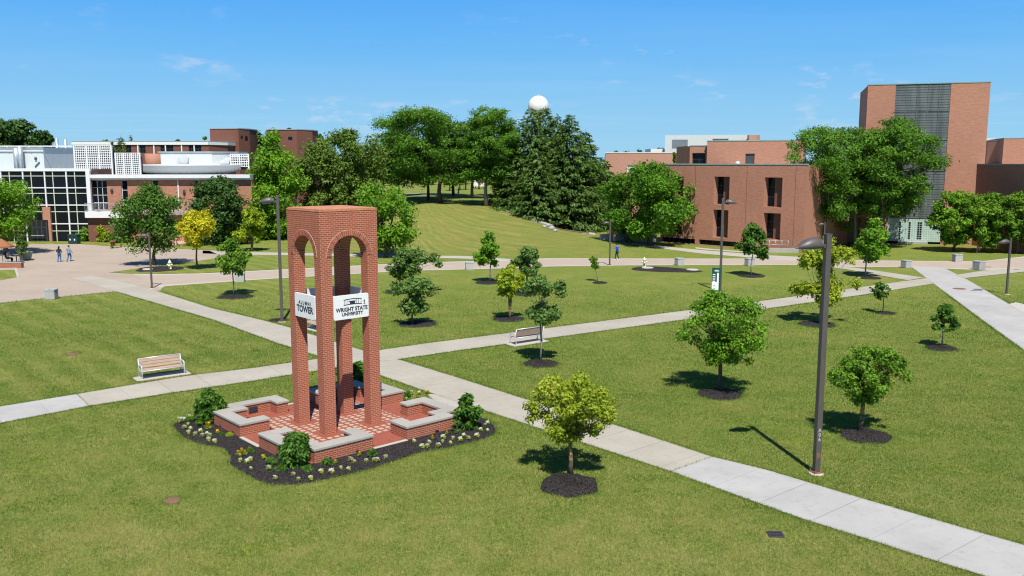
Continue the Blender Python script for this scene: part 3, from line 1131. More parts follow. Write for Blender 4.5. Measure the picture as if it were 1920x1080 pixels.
def simple_window(par, wl, a0, a1, z0, z1, depth, frame='darkgrey', bars=(1, 1), pane='glass', name='window'):
    mb = MB()
    f = .06
    wl.obox(mb, a0, a0 + f, z0, z1, -depth - .02, -depth + .05)
    wl.obox(mb, a1 - f, a1, z0, z1, -depth - .02, -depth + .05)
    wl.obox(mb, a0 + f, a1 - f, z1 - f, z1, -depth - .02, -depth + .05)
    wl.obox(mb, a0 + f, a1 - f, z0, z0 + f, -depth - .02, -depth + .05)
    for i in range(1, bars[0]):
        a = a0 + (a1 - a0) * i / bars[0]
        wl.obox(mb, a - .03, a + .03, z0 + f, z1 - f, -depth - .02, -depth + .04)
    for j in range(1, bars[1]):
        z = z0 + (z1 - z0) * j / bars[1]
        wl.obox(mb, a0 + f, a1 - f, z - .03, z + .03, -depth - .018, -depth + .038)
    fr = mb.build(name, M[frame], par)
    mb = MB()
    wl.obox(mb, a0 + .01, a1 - .01, z0 + .01, z1 - .01, -depth - .03, -depth - .005)
    mb.build('pane', M[pane], fr)
    return fr


# ---- right: three storey brick hall (wall runs at a slant towards the lens)
ZR = 10.72
A0, A1 = AT(1238, 450, 122.6), AT(1506, 470, 107.8)
wa = Wall(A0, A1)
bh = thing('brick_hall', 'long low brown-red brick hall with tall recessed windows behind the round green tree', 'building')
ops = []
wins = []
for (xa, ya, xb, yb, lab) in ((1262, 331, 1281, 374, 0), (1339.5, 331, 1366.5, 384, 1), (1434, 332.5, 1465, 389, 1), (1257, 396, 1278, 440, 0), (1337.5, 393, 1364, 446.5, 1), (1432, 399, 1462, 450, 1)):
    a, zt = wa.hit(xa, ya)
    b, zb = wa.hit(xb, yb)
    zt2 = wa.hit(xb, ya)[1]
    ops.append((a, b, zb, zt, 1.1))
    wins.append((a, b, zb, zt))
for (xa, xb, ya, yb) in ((1232.5, 1303, 443, 455), (1310, 1402, 454, 466)):
    a, _ = wa.hit(xa, ya)
    b, _ = wa.hit(xb, ya)
    ops.append((max(a, .2), min(b, wa.L - 9), .1, .78, .45))
mb = MB()
wa.face(mb, -.3, ZR, ops, 1.1, 0, 1)
for xj in (1302, 1398, 1489):
    aj = wa.hit(xj, 400)[0]
    wa.obox(mb, aj - .03, aj + .03, .8, ZR - .05, 0, .004, 3)
bl = [A0, A1, A1 + Vector((10.5, 13.5, 0)), A0 + Vector((24, 17, 0))]
rest_of_block(mb, bl, -.3, ZR, {0}, 0, 2)
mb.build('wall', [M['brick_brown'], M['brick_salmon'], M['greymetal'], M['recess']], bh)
mb = MB()
wa.obox(mb, -.1, wa.L + .05, ZR + .004, ZR + .16, -.35, .06)
mb.build('coping', M['greenflash'], bh)
for k, (a, b, z0, z1) in enumerate(wins):
    # the recess: a brown panel to the right, a dark window slot to the left
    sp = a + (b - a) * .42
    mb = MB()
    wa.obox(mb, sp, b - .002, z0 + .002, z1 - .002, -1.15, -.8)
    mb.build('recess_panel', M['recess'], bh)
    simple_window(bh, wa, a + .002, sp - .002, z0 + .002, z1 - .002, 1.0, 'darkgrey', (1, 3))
for (a, b, z0, z1, d) in ops[6:]:
    simple_window(bh, wa, a + .002, b - .002, z0 + .002, z1 - .002, .4, 'darkgrey', (6, 1))
# lit wall that continues behind the big trees to the tower
B0, B1 = AT(1500, 460, 126), AT(1622, 462, 122.3)
mb = MB()
mb.prism([(B0.x, B0.y), (B1.x, B1.y), (B1.x + 3, B1.y + 10), (B0.x + 3, B0.y + 10)], -.3, ZR - .03, 0, 1)
mb.build('back_wall', [M['brick_salmon'], M['greymetal']], bh)
# small ramp wall and hand rail at its foot
mb = MB()
ra, rb = G(1432, 474), G(1480, 474.5)
mb.box(ra.x, rb.x + 1.4, ra.y + .2, ra.y + .5, -.1, .55)
mb.build('ramp_wall', M['coping'], bh)
mb = MB()
for i in range(5):
    x = ra.x + (rb.x - ra.x) * i / 4
    mb.tube([(x, ra.y + .35, .55), (x, ra.y + .35, 1.5)], .03, 6)
for z in (1.0, 1.5):
    mb.tube([(ra.x, ra.y + .35, z), (rb.x, ra.y + .35, z)], .03, 6)
mb.build('handrail', M['greymetal'], bh)

# upper storey standing back on the roof
C0, C1, C2 = AT(1268, 300, 139), AT(1293, 300, 134.0), AT(1326, 300, 133.0)
up = thing('upper_storey', 'set-back salmon brick upper storey with a dark door, on the roof of the brick hall', 'building')
wc = Wall((C1.x, C1.y), (C2.x, C2.y))
zc0, zc1 = ZA(274, 133.5), ZA(265, 132)
o1 = wc.hit(1298, 288)[0], wc.hit(1323, 288)[0]
mb = MB()
wc.face(mb, ZR - .5, zc0, [(o1[0], o1[1] - .02, ZR - .1, wc.hit(1298, 287)[1], .6)], .6)
rest_of_block(mb, [C0, C1, C2, C2 + Vector((3, 9, 0)), C0 + Vector((3, 5, 0))], ZR - .5, zc0, {1}, 0, 1)
mb.build('wall', [M['brick_salmon'], M['greymetal']], up)
simple_window(up, wc, o1[0] + .01, o1[1] - .03, ZR - .09, wc.hit(1298, 287)[1] - .01, .5, 'darkgrey', (2, 2))
D0, D1 = AT(1325, 300, 132.2), AT(1506, 300, 127.5)
wd = Wall((D0.x, D0.y), (D1.x, D1.y))
dr = [wd.hit(1398, 288), wd.hit(1415, 288)]
lo = [wd.hit(1500, 290), wd.hit(1505, 290)]
mb = MB()
wd.face(mb, ZR - .5, zc1, [(dr[0][0], dr[1][0], ZR - .2, dr[0][1], .35)], .35)
rest_of_block(mb, [D0, D1, D1 + Vector((4, 11, 0)), D0 + Vector((4, 13, 0))], ZR - .5, zc1, {0}, 0, 1)
mb.build('wall', [M['brick_salmon'], M['greymetal']], up)
mb = MB()
wd.obox(mb, -.04, wd.L, zc1 + .003, zc1 + .13, -.3, .05)
wc.obox(mb, -.04, wc.L - .05, zc0 + .003, zc0 + .13, -.3, .05)
mb.build('coping', M['greenflash'], up)
mb = MB()
wd.obox(mb, dr[0][0] + .02, dr[1][0] - .02, ZR - .15, dr[0][1] - .02, -.35, -.2)
mb.build('door', M['darkgrey'], up, bevel=.03)
P = AT(1383, 307, 118)
tag(MB().ellipsoid((P.x, P.y, ZR + .1), (.35, .35, .4)).build('roof_vent', M['alu']), 'small silver domed vent on the edge of the brick hall roof', 'vent')

# ---- right: tall tower with the grey slatted band
T0, T1 = AT(1620, 300, 122.2), AT(1847, 300, 117.8)
TZ = 21.4
wt = Wall((T0.x, T0.y), (T1.x, T1.y))
tt = thing('brick_stair_tower', 'tall salmon brick tower with a dark grey slatted strip down the middle', 'tower')
s0, s1 = wt.hit(1680, 163)[0], wt.hit(1783.5, 161)[0]
gz = wt.hit(1710, 409)[1]
g0, g1 = wt.hit(1676, 430)[0], wt.hit(1752, 430)[0]
mb = MB()
for a, b in ((0, s0), (s1, wt.L)):
    mb.add([wt.P(a, -.3), wt.P(b, -.3), wt.P(b, TZ), wt.P(a, TZ)], [(0, 1, 2, 3)])
bk = wt.n * -13
rest_of_block(mb, [Vector((T0.x, T0.y, 0)), Vector((T1.x, T1.y, 0)), Vector((T1.x, T1.y, 0)) + bk, Vector((T0.x, T0.y, 0)) + bk], -.3, TZ, {0}, 0, 1)
mb.build('wall', [M['brick_salmon'], M['greymetal']], tt)
mb = MB()
wt.obox(mb, s0 + .003, s1 - .003, gz, TZ - .05, -.5, -.06)
z = gz + .3
while z < TZ - .2:
    wt.obox(mb, s0 + .01, s1 - .01, z, z + .04, -.06, -.035)
    z += .33
for k in range(1, 5):
    a = s0 + (s1 - s0) * k / 5
    wt.obox(mb, a - .03, a + .03, gz + .01, TZ - .06, -.06, .0)
for zz in (TZ - 3.6, TZ - 7.4, TZ - 11.5):
    wt.obox(mb, s0 + .012, s1 - .012, zz, zz + .12, -.06, .004)
mb.build('slatted_panel', M['slat'], tt)
mb = MB()
wt.obox(mb, -.05, wt.L + .05, TZ + .003, TZ + .13, -.4, .05)
mb.build('coping', M['greenflash'], tt)
mb = MB()
wt.obox(mb, s0 + .003, s1 - .003, .3, gz - .002, -.5, -.15)
gb = mb.build('glass_block_wall', M['gblock'], tt)
for f0, f1 in ((.12, .20), (.36, .43), (.58, .70)):
    mb = MB()
    a0, a1 = g0 + (g1 - g0) * f0, g0 + (g1 - g0) * f1
    nx_ = max(1, round((a1 - a0) / .3))
    for i in range(nx_):
        for j in range(int((gz - .9) / .3)):
            wt.obox(mb, a0 + i * .3 + .03, a0 + i * .3 + .27, .62 + j * .3, .86 + j * .3, -.15, -.135)
    mb.build('dark_block', M['glass'], gb)
mb = MB()
wt.obox(mb, g0 + .6, g1 - .8, -.2, .3, -.2, .6)
mb.build('step', M['coping'], tt)

# ---- right: dark low wall and boxes beyond the tower
F0, F1 = AT(1828, 300, 118.6), AT(1975, 300, 105)
wf = Wall((F0.x, F0.y), (F1.x, F1.y))
fw = thing('brick_wing', 'dark brown brick wing at the right edge beyond the tower', 'building')
mb = MB()
mb.prism([(F0.x, F0.y), (F1.x, F1.y), (F1.x + 16, F1.y + 8), (F1.x + 16, F1.y + 60), (F0.x + 3, F0.y + 50)], -.3, ZR, 0, 1)
mb.build('wall', [M['brick_brown'], M['greymetal']], fw)
mb = MB()
wf.obox(mb, 0, wf.L, ZR + .003, ZR + .14, -.3, .05)
mb.build('coping', M['greenflash'], fw)
for (xa, xb, xc, yt, Y, lab) in ((1841, 1851, 1874, 264.5, 136, 'smaller brick roof box with a dark side, right beside the tower'),
                                 (1869, 1881, 1950, 260, 131, 'larger salmon brick roof box at the right edge')):
    p, q, r = AT(xa, 280, Y + 4), AT(xb, 280, Y), AT(xc, 280, Y - 2)
    z = ZA(yt, Y)
    mb = MB()
    mb.prism([(p.x, p.y), (q.x, q.y), (r.x, r.y), (r.x + 3, r.y + 8), (p.x + 3, p.y + 8)], ZR - .3, z, 0, 1)
    b_ = thing('roof_box', lab, 'building')
    mb.build('wall', [M['brick_salmon'], M['greymetal']], b_)
    mb = MB()
    mb.prism([(p.x - .05, p.y), (q.x, q.y - .05), (r.x, r.y - .05), (r.x + 3, r.y + 8), (p.x + 3, p.y + 8)], z + .003, z + .12)
    mb.build('coping', M['greenflash'], b_)
mb = MB()
p, r = AT(1838, 270, 160), AT(1935, 270, 160)
mb.prism([(p.x, p.y), (r.x, r.y), (r.x, r.y + 10), (p.x, p.y + 10)], 5, ZA(259, 160))
tag(mb.build('white_roof_house', M['offwhite']), 'pale plant room just showing over the brick roof boxes', 'building')

# ---- right, further back: pale brick block and white plant room
E0, E1 = AT(1135, 300, 165), AT(1268, 300, 163)
eb = thing('pale_brick_block', 'flat pale salmon brick block between the spruces and the brick hall', 'building')
we = Wall((E0.x, E0.y), (E1.x, E1.y))
ze = ZA(287, 164)
ow = (we.hit(1176, 310)[0], we.hit(1186, 310)[0], we.hit(1176, 322)[1], we.hit(1176, 310)[1])
mb = MB()
we.face(mb, -1, ze, [(*ow, .2)], .2)
rest_of_block(mb, [E0, E1, E1 + Vector((2, 20, 0)), E0 + Vector((2, 20, 0))], -1, ze, {0}, 0, 1)
mb.build('wall', [M['brick_pale'], M['greymetal']], eb)
mb = MB()
we.obox(mb, -.1, we.L, ze + .003, ze + .16, -.4, .06)
mb.build('coping', M['white'], eb)
simple_window(eb, we, ow[0] + .01, ow[1] - .01, ow[2] + .01, ow[3] - .01, .15, 'white', (1, 2), 'gblock')
pr = thing('white_plant_room', 'large white plant room with grey louvres above the brick hall', 'building')
p, r = AT(1247, 260, 190), AT(1420, 260, 188)
wp = Wall((p.x, p.y), (r.x, r.y))
mb = MB()
mb.prism([(p.x, p.y), (r.x, r.y), (r.x + 3, r.y + 14), (p.x + 3, p.y + 14)], 4, ZA(253.5, 190))
mb.build('wall', M['offwhite'], pr)
for xa, xb, ya, yb in ((1260, 1289.5, 261.5, 278), (1336, 1366, 260, 266)):
    a, zt = wp.hit(xa, ya)
    b, zb = wp.hit(xb, yb)
    mb = MB()
    wp.obox(mb, a, b, zb, zt, -.05, .02)
    lf = mb.build('louvre', M['greymetal'], pr)
    mb = MB()
    for k in range(9):
        zz = zb + (zt - zb) * (k + .3) / 9
        wp.obox(mb, a + .05, b - .05, zz, zz + .05, .02, .07)
    mb.build('blade', M['slat'], lf)
mb = MB()
q0, q1 = AT(1404, 260, 186.5), AT(1419, 260, 186.3)
mb.prism([(q0.x, q0.y), (q1.x, q1.y), (q1.x + 1, q1.y + 1.2), (q0.x, q0.y + 1.2)], 6, ZA(253, 186.5))
mb.build('chimney', M['brick_pale'], pr)
mb = MB()
q0, q1 = AT(1220, 283, 195), AT(1247, 283, 195)
mb.prism([(q0.x, q0.y), (q1.x, q1.y), (q1.x, q1.y + 8), (q0.x, q0.y + 8)], 4, ZA(279, 195))
tag(mb.build('low_white_shed', M['white']), 'low white annex at the left end of the white plant room', 'building')

# concrete retaining wall below the round tree
rw = thing('retaining_wall', 'short pale concrete retaining wall under the round tree by the brick hall', 'wall')
p, q = AT(1126, 455, 121), AT(1229, 452, 123.5)
mb = MB()
mb.prism([(p.x, p.y), (q.x, q.y), (q.x + .1, q.y + .4), (p.x - .1, p.y + .4)], -.3, ZA(437.5, 122.5))
mb.build('wall', M['stone'], rw)
mb = MB()
mb.prism([(q.x - .9, q.y - .1), (q.x + .05, q.y - .12), (q.x + .05, q.y + .6), (q.x - .9, q.y + .6)], -.3, ZA(436.5, 122.5))
mb.build('end_pier', M['coping'], rw)
# dark shelter beyond the valley path
sh = thing('shelter', 'small shaded concrete shelter at the end of the path behind the spruces', 'shelter')
p, q = AT(1088, 424, 152), AT(1122, 424, 152)
mb = MB()
mb.box(p.x, p.x + .7, 151, 155, -.5, ZA(409, 152))
mb.box(q.x - .5, q.x, 151, 155, -.5, ZA(409, 152))
mb.box(p.x + .7, q.x - .5, 154.6, 155, -.5, ZA(409, 152))
mb.build('wall', M['coping'], sh)
mb = MB()
mb.box(p.x - .4, q.x + .4, 150.6, 155.4, ZA(409, 152) + .01, ZA(406, 152))
mb.build('roof', M['stone'], sh)

# ---- left: glazed union building
GY = 124.0
gx0, gx1 = XA(-140, GY), XA(166, GY)
gzt = ZA(317, GY)
gb_ = thing('glazed_building', 'three storey building with a dark glass curtain wall in white frames at the left edge', 'building')
wg = Wall((gx0, GY), (gx1 + .55, GY))
mb = MB()
ax = lambda x: wg.hit(x, 380)[0]
zz_ = lambda y: ZA(y, GY)
mb.prism([(gx0, GY + .25), (gx1 + .5, GY + .25), (gx1 + .5, GY + 24), (gx0, GY + 24)], -.3, gzt - .02, 0, 1)
mb.build('core', [M['recess'], M['greymetal']], gb_)
mb = MB()
wg.obox(mb, 0, ax(166), .02, gzt - .3, -.2, -.06)
cw = mb.build('glazing', M['glass'], gb_)
rows = [352, 384.5, 419.5]
mb = MB()
for x in (-114, -74, -33, 6, 47, 87.5, 128):
    wg.obox(mb, ax(x) - .09, ax(x) + .09, 0, gzt - .3, -.1, .10)
for y in rows:
    wg.obox(mb, 0, ax(165), zz_(y) - .075, zz_(y) + .075, -.1, .07)
mb.build('main_frame', M['white'], cw)
mb = MB()
for x in (-99, -59, -19, 21.5, 62, 102.5, 143.5):
    wg.obox(mb, ax(x) - .05, ax(x) + .05, 0, gzt - .3, -.1, .04)
for y in (330, 362.5, 397, 433):
    wg.obox(mb, 0, ax(165), zz_(y) - .045, zz_(y) + .045, -.1, .03)
mb.build('glazing_bar', M['greenmull'], cw)
mb = MB()
wg.obox(mb, -.1, ax(166) + .55, gzt - .3, gzt + .1, -.3, .14)
mb.build('roof_band', M['white'], gb_)
mb = MB()
wg.obox(mb, ax(165.2), ax(172.4), 0, gzt - .302, -.2, .22)
mb.build('corner_pilaster', M['white'], gb_)
# brick pier and recessed entrance left of the glass corner
mb = MB()
wg.obox(mb, ax(80), ax(94.5), 3.02, zz_(388), -.1, .30)
wg.obox(mb, ax(89.5), ax(94.5), -.1, 3.018, -.1, .30)
mb.build('brick_pier', M['brick_salmon'], gb_)
mb = MB()
wg.obox(mb, ax(52), ax(89.4), 0, 3.0, -.1, .16)
en = mb.build('entrance', M['black'], gb_)
mb = MB()
for x in (58, 67, 76, 85):
    wg.obox(mb, ax(x) - .05, ax(x) + .05, 0, 2.9, .16, .2)
wg.obox(mb, ax(58), ax(85), 1.95, 2.05, .16, .2)
mb.build('door', M['darkgrey'], en)
mb = MB()
wg.obox(mb, ax(57), ax(82), .82, .92, .5, .6)
mb.build('handrail', M['greymetal'], gb_)
# plant room on its roof
pz = ZA(279, 133)
ph = thing('rooftop_plant_room', 'pale metal plant room with two grey ducts on the glazed building roof', 'building')
p0, p1, p2 = AT(-140, 300, 132), AT(82.5, 300, 132), AT(147, 300, 141)
mb = MB()
mb.prism([(p0.x, p0.y), (p1.x, p1.y), (p2.x, p2.y), (p2.x, p2.y + 8), (p0.x, p2.y + 8)], gzt - .2, pz, 0, 1)
mb.build('wall', [M['offwhite'], M['greymetal']], ph)
mb = MB()
mb.prism([(p0.x, p0.y - .1), (p1.x + .1, p1.y - .1), (p2.x + .1, p2.y - .1), (p2.x, p2.y + 8), (p0.x, p2.y + 8)], pz + .003, pz + .2)
mb.build('roof_edge', M['greymetal'], ph)
mb = MB()
for x in (33, 41):
    X = XA(x + 2, 130.7)
    mb.tube([(X, 131.2, gzt - .1), (X, 131.2, ZA(275 if x > 35 else 277, 131))], .36, 12)
mb.build('duct', M['greymetal'], ph)
mb = MB()
zr = ZA(273.5, 131.6)
xr = [XA(x, 131.6) for x in (-140, 146)]
wr = Wall((xr[0], 131.4), (xr[1], 131.4))
for zz in (zr,):
    wr.obox(mb, 0, wr.L, zz - .12, zz + .03, -.04, .04)
a = 0
while a < wr.L:
    wr.obox(mb, a, a + .12, pz + .2, zr - .12, -.04, .04)
    a += 1.63
mb.build('railing', M['white'], ph)
mb = MB()
X = XA(74, 131.9)
mb.box(X - .1, X + .2, 131.8, 132, ZA(300, 132), ZA(295, 132))
mb.bar((XA(72, 131.9), 131.9, ZA(313, 132)), (XA(81, 131.9), 131.9, ZA(304, 132)), .12, .12)
mb.build('wall_pipe', M['darkgrey'], ph)
for x in (116, 132):
    X = XA(x, 175)
    tag(MB().tube([(X, 175, 8), (X, 175, ZA(259 if x < 120 else 261, 175))], .33, 12).build('flue', M['greymetal']),
        ('left' if x < 120 else 'right') + ' of two grey flues far behind the pale plant room', 'chimney')


# lattice screens
def lattice(x0, x1, y0, y1, Y, nxh, nzh, lab, bays=3):
    X0, X1, z0, z1 = XA(x0, Y), XA(x1, Y), ZA(y1, Y), ZA(y0, Y)
    t = thing('lattice_screen', lab, 'screen')
    mb = MB()
    pw = (X1 - X0) / nxh
    for i in range(nxh + 1):
        X = X0 + pw * i
        mb.box(X - pw * .15, X + pw * .15, Y, Y + .07, z0, z1)
    ph_ = (z1 - z0) / nzh
    for j in range(nzh + 1):
        z = z0 + ph_ * j
        mb.box(X0 - pw * .2, X1 + pw * .2, Y + .004, Y + .066, z - ph_ * .15, z + ph_ * .15)
    mb.build('grid', M['white'], t)
    mb = MB()
    for k in range(bays + 1):
        X = X0 + (X1 - X0) * k / bays
        mb.box(X - .1, X + .1, Y - .06, Y + .25, z0 - .5, z1 + .05)
    mb.build('post', M['white'], t)
    mb = MB()
    mb.box(X0 - .1, X1 + .1, Y + .6, Y + .7, z0 - .5, z1 - .5)
    mb.build('backing', M['black'], t)


lattice(147, 216, 273, 322, 131, 18, 11, 'larger square-holed white lattice screen beside the pale plant room')
lattice(223, 268, 287, 326, 131, 12, 10, 'smaller square-holed white lattice screen left of the curved white roof', 3)
lattice(437, 470, 289, 312, 143, 8, 5, 'square-holed white lattice screen at the right end of the curved roof', 2)

# ---- left: brick wing with the white fascia and the dished white roof
MY = 124.6
mw = thing('brick_terrace_wing', 'two storey brick wing with a white roof fascia and a terrace beside the glass wall', 'building')
x0m, x1m = XA(173, MY), XA(474, MY)
wm = Wall((x0m, MY), (x1m, MY))
mzt, mfl = ZA(337, MY), ZA(394, MY)
hx = lambda x: wm.hit(x, 360)[0]
mops = [(hx(172.5), hx(201), mfl, mzt - .05), (hx(228), hx(239.5), mfl, mzt - .05), (hx(285.5), hx(297.5), mfl, mzt - .05), (hx(365), hx(373), mfl + 1, mzt - .05), (hx(420), hx(430), mfl, mzt - .05)]
mb = MB()
wm.face(mb, -.2, mzt, mops, .3)
rest_of_block(mb, [(x0m, MY), (x1m, MY), (x1m, MY + 26), (x0m, MY + 26)], -.2, mzt, {0}, 0, 1)
mb.build('wall', [M['brick_brown'], M['greymetal']], mw)
for k, o in enumerate(mops):
    simple_window(mw, wm, o[0] + .01, o[1] - .01, o[2] + .01, o[3] - .01, .22, 'white', (3, 4) if k == 0 else (1, 3))
mb = MB()
wm.obox(mb, -.02, wm.L, mzt + .003, ZA(334, MY), -2, .55)
wm.obox(mb, -.02, wm.L, ZA(333.8, MY), ZA(327.5, MY), -2, .75)
mb.build('fascia', M['white'], mw)
mb = MB()
wm.obox(mb, hx(334), hx(336), mfl, mzt, .02, .12)
mb.build('downpipe', M['white'], mw)
mb = MB()
wm.obox(mb, 0, hx(244), mfl - .95, mfl - .1, .01, 2.2)
mb.build('terrace_slab', M['white'], mw)
mb = MB()
wm.obox(mb, hx(240), wm.L, mfl - .6, mfl - .1, .01, 1.4)
mb.build('terrace_ledge', M['coping'], mw)
mb = MB()
a1 = hx(236)
for zz in (mfl + 1.05, mfl + .06):
    wm.obox(mb, .0, wm.L * .95, zz - .03, zz + .03, 2.05, 2.12)
a = 0
while a < wm.L * .95:
    wm.obox(mb, a, a + .03, mfl, mfl + 1.02, 2.07, 2.1)
    a += .17
mb.build('railing', M['greymetal'], mw)
mb = MB()
wm.obox(mb, 0, hx(232), -.2, mfl - 1.0, .0, 1.5)
mb.build('lower_wall', M['brick_dark'], mw)
for x, y, h in ((213, 357, .28), (348, 360, .4)):
    MB().ellipsoid((XA(x, MY), MY - .15, ZA(y, MY)), (.2, .15, h)).build('wall_lamp', M['darkgrey'], mw)
# furniture on the terrace
for k, x in enumerate((185, 213, 226)):
    X = XA(x, MY - 1.0)
    t = thing('terrace_table', ['leftmost', 'middle', 'rightmost'][k] + ' of three small tables behind the terrace railing', 'table', (X, MY - 1.1, mfl - .1))
    MB().lathe([(.0, .70), (.55, .70), (.55, .74), (.0, .74)]).build('tabletop', M['darkgrey'], t)
    MB().lathe([(.25, 0), (.05, .08), (.05, .7)]).build('pedestal', M['darkgrey'], t)
# dished roof
RX, RY = XA(358, 143), 143.0
dz0, dz1 = ZA(327, 137), ZA(309, 137)
R_ = 8.5
cr = thing('curved_roof', 'wide dish-shaped white roof over the round hall, above the brick wing', 'roof')
MB().lathe([(R_ - 2.4, dz0 + .1), (R_ - 1.5, dz0 + .3), (R_ - .8, dz0 + .62), (R_ - .3, dz0 + 1.0), (R_ - .04, dz0 + 1.35), (R_, dz1 - .12), (R_ - .12, dz1), (0, dz1 + .1)], (RX, RY, 0), 64).build('dish', M['white'], cr)
MB().lathe([(R_ - 3.3, dz0 - 1.2), (R_ - 3.3, dz0 + .1)], (RX, RY, 0), 48).build('drum', M['greymetal'], cr)
tb = thing('white_roof_house', 'long white plant house with two hoods on the dished white roof', 'building')
p, r = AT(298, 300, 143), AT(437, 300, 143)
zt = ZA(286.5, 143)
mb = MB()
mb.prism([(p.x, p.y), (r.x - 3.4, p.y), (r.x, p.y + 3), (r.x, p.y + 8), (p.x, p.y + 8)], dz1 - .3, zt)
mb.build('wall', M['offwhite'], tb)
mb = MB()
mb.prism([(p.x - .1, p.y - .15), (r.x - 3.3, p.y - .15), (r.x + .1, p.y + 2.9), (r.x, p.y + 8), (p.x, p.y + 8)], zt + .003, zt + .22)
mb.build('roof_edge', M['greymetal'], tb)
for xa, xb, yo in ((339, 358, 0), (412, 430, 1.6)):
    pa, pb = XA(xa, 142.7), XA(xb, 142.7)
    zb, ztp = ZA(307, 143), ZA(295, 143)
    mb = MB()
    y0 = 142.97 + yo
    mb.add([(pa, y0, ztp), (pb, y0, ztp), (pb, y0 - 1.0, zb), (pa, y0 - 1.0, zb), (pa, y0, zb), (pb, y0, zb)], [(0, 3, 2, 1), (0, 4, 3), (1, 2, 5), (3, 4, 5, 2)])
    mb.build('air_hood', M['greymetal'], tb)
p = AT(282, 300, 142)
tag(MB().lathe([(1.28, dz1 - .5), (1.28, ZA(288.5, 142)), (1.2, ZA(288, 142))], (p.x, 143.2, 0), 32).build('round_stair_head', M['brick_salmon']), 'short round brick turret beside the white plant house', 'turret')

# ---- left, far: long block with white fascia and two brick stair towers
HY = 190.0
hb = thing('far_brick_block', 'long far brick block with a white fascia and paired windows', 'building')
x0h, x1h = XA(145, HY), XA(397, HY)
wh = Wall((x0h, HY), (x1h, HY))
hzt = ZA(271.5, HY)
kx = lambda x: wh.hit(x, 280)[0]
hops = [(kx(a), kx(b), ZA(287, HY), hzt) for a, b in ((262, 273), (301, 309.5), (312, 325), (354, 363), (366, 377.5), (216, 226), (236, 246))]
mb = MB()
wh.face(mb, -1, hzt, hops, .25)
x2h = XA(432, HY + 5)
rest_of_block(mb, [(x0h, HY), (x1h, HY), (x2h, HY + 5), (x2h, HY + 14), (x0h, HY + 14)], -1, hzt, {0}, 0, 1)
mb.build('wall', [M['brick_dark'], M['greymetal']], hb)
for o in hops:
    simple_window(hb, wh, o[0] + .01, o[1] - .01, o[2] + .01, o[3] - .01, .2, 'darkgrey', (2, 2))
mb = MB()
mb.prism([(x0h - .1, HY - .25), (x1h, HY - .25), (x2h + .2, HY + 4.8), (x2h + .2, HY + 14), (x0h - .1, HY + 14)], hzt + .003, ZA(265.5, HY))
mb.build('fascia', M['white'], hb)
mb = MB()
mb.prism([(x0h - .1, HY - .3), (x1h, HY - .3), (x2h + .2, HY + 4.7), (x2h + .2, HY + 14), (x0h - .1, HY + 14)], ZA(265.5, HY) + .003, ZA(264.6, HY))
mb.build('roof_edge', M['greymetal'], hb)
for x in (259, 289, 341, 364.5, 310.7):
    mb = MB()
    wh.obox(mb, kx(x) - .12, kx(x) + .12, ZA(289, HY), hzt, .002, .15)
    mb.build('white_strip', M['white'], hb)
for (xa, xb, xc, yt, Y, lab, wins_) in ((394, 447.5, 468, 241.5, 200, 'dark brick stair tower at the right end of the far block', ((451, 455, 254, 260), (459, 464.5, 255, 263.5))),
                                        (500, 556.5, 586, 243.5, 205, 'dark brick stair tower showing above the pale green tree', ((540, 548.5, 256, 262.5),))):
    p, q, r = AT(xa, 260, Y + 1), AT(xb, 260, Y), AT(xc, 260, Y + 4)
    z = ZA(yt, Y)
    t = thing('brick_stair_tower', lab, 'tower')
    mb = MB()
    mb.prism([(p.x, p.y), (q.x, q.y), (r.x, r.y), (r.x, r.y + 6), (p.x, p.y + 8)], -1, z, 0, 1)
    mb.build('wall', [M['brick_dark'], M['greymetal']], t)
    mb = MB()
    mb.prism([(p.x - .1, p.y - .1), (q.x, q.y - .12), (r.x + .1, r.y - .1), (r.x + .1, r.y + 6), (p.x - .1, p.y + 8)], z + .003, z + .2)
    mb.build('coping', M['greymetal'], t)
    for (a, b, c, d) in wins_:
        ww = Wall((q.x, q.y), (r.x, r.y)) if a > xb else Wall((p.x, p.y), (q.x, q.y))
        s0_, zt_ = ww.hit(a, c)
        s1_, zb_ = ww.hit(b, d)
        mb = MB()
        ww.obox(mb, s0_, s1_, zb_, zt_, -.1, .03)
        fr = mb.build('window', M['darkgrey'], t)
        mb = MB()
        ww.obox(mb, s0_ + .08, s1_ - .08, zb_ + .08, zt_ - .08, .0, .05)
        mb.build('pane', M['glass'], fr)
# stepped stone terrace left of the tower top
st = thing('stone_steps', 'broad pale stone steps behind the tower beside the hedge trees', 'steps')
for k in range(6):
    mb = MB()
    p, q = AT(482 + k * 3, 424, 151 + k * 1.6), AT(620, 424, 151 + k * 1.6)
    h0 = float(hgt(p.x, p.y))
    mb.box(p.x, q.x, p.y, p.y + 1.55, h0 - .5, h0 + .1 + k * .33)
    mb.build('step', M['stone'] if k % 2 else M['coping'], st)

# ---- water tower
wtX, wtY = XA(1009.5, 520, 199), 520.0
wt_ = thing('water_tower', 'white ball-shaped water tower rising behind the spruces', 'water tower')
zc = ZA(199, wtY)
MB().ellipsoid((wtX, wtY, zc), (6.0, 6.0, 6.0), 0, 40, 24).build('tank', M['white'], wt_)
MB().lathe([(4.2, 0), (1.9, 6), (1.5, zc - 12), (2.2, zc - 6.2), (3.6, zc - 4.6)], (wtX, wtY, 0), 24).build('stem', M['white'], wt_)
mb = MB()
mb.lathe([(1.0, zc + 5.9), (1.0, zc + 6.6), (.9, zc + 6.7)], (wtX, wtY, 0), 16)
for a in range(8):
    x, y = wtX + 2.0 * math.cos(a * math.pi / 4), wtY + 2.0 * math.sin(a * math.pi / 4)
    mb.tube([(x, y, zc + 5.5), (x, y, zc + 6.7)], .06, 5)
mb.build('roof_rail', M['greymetal'], wt_)
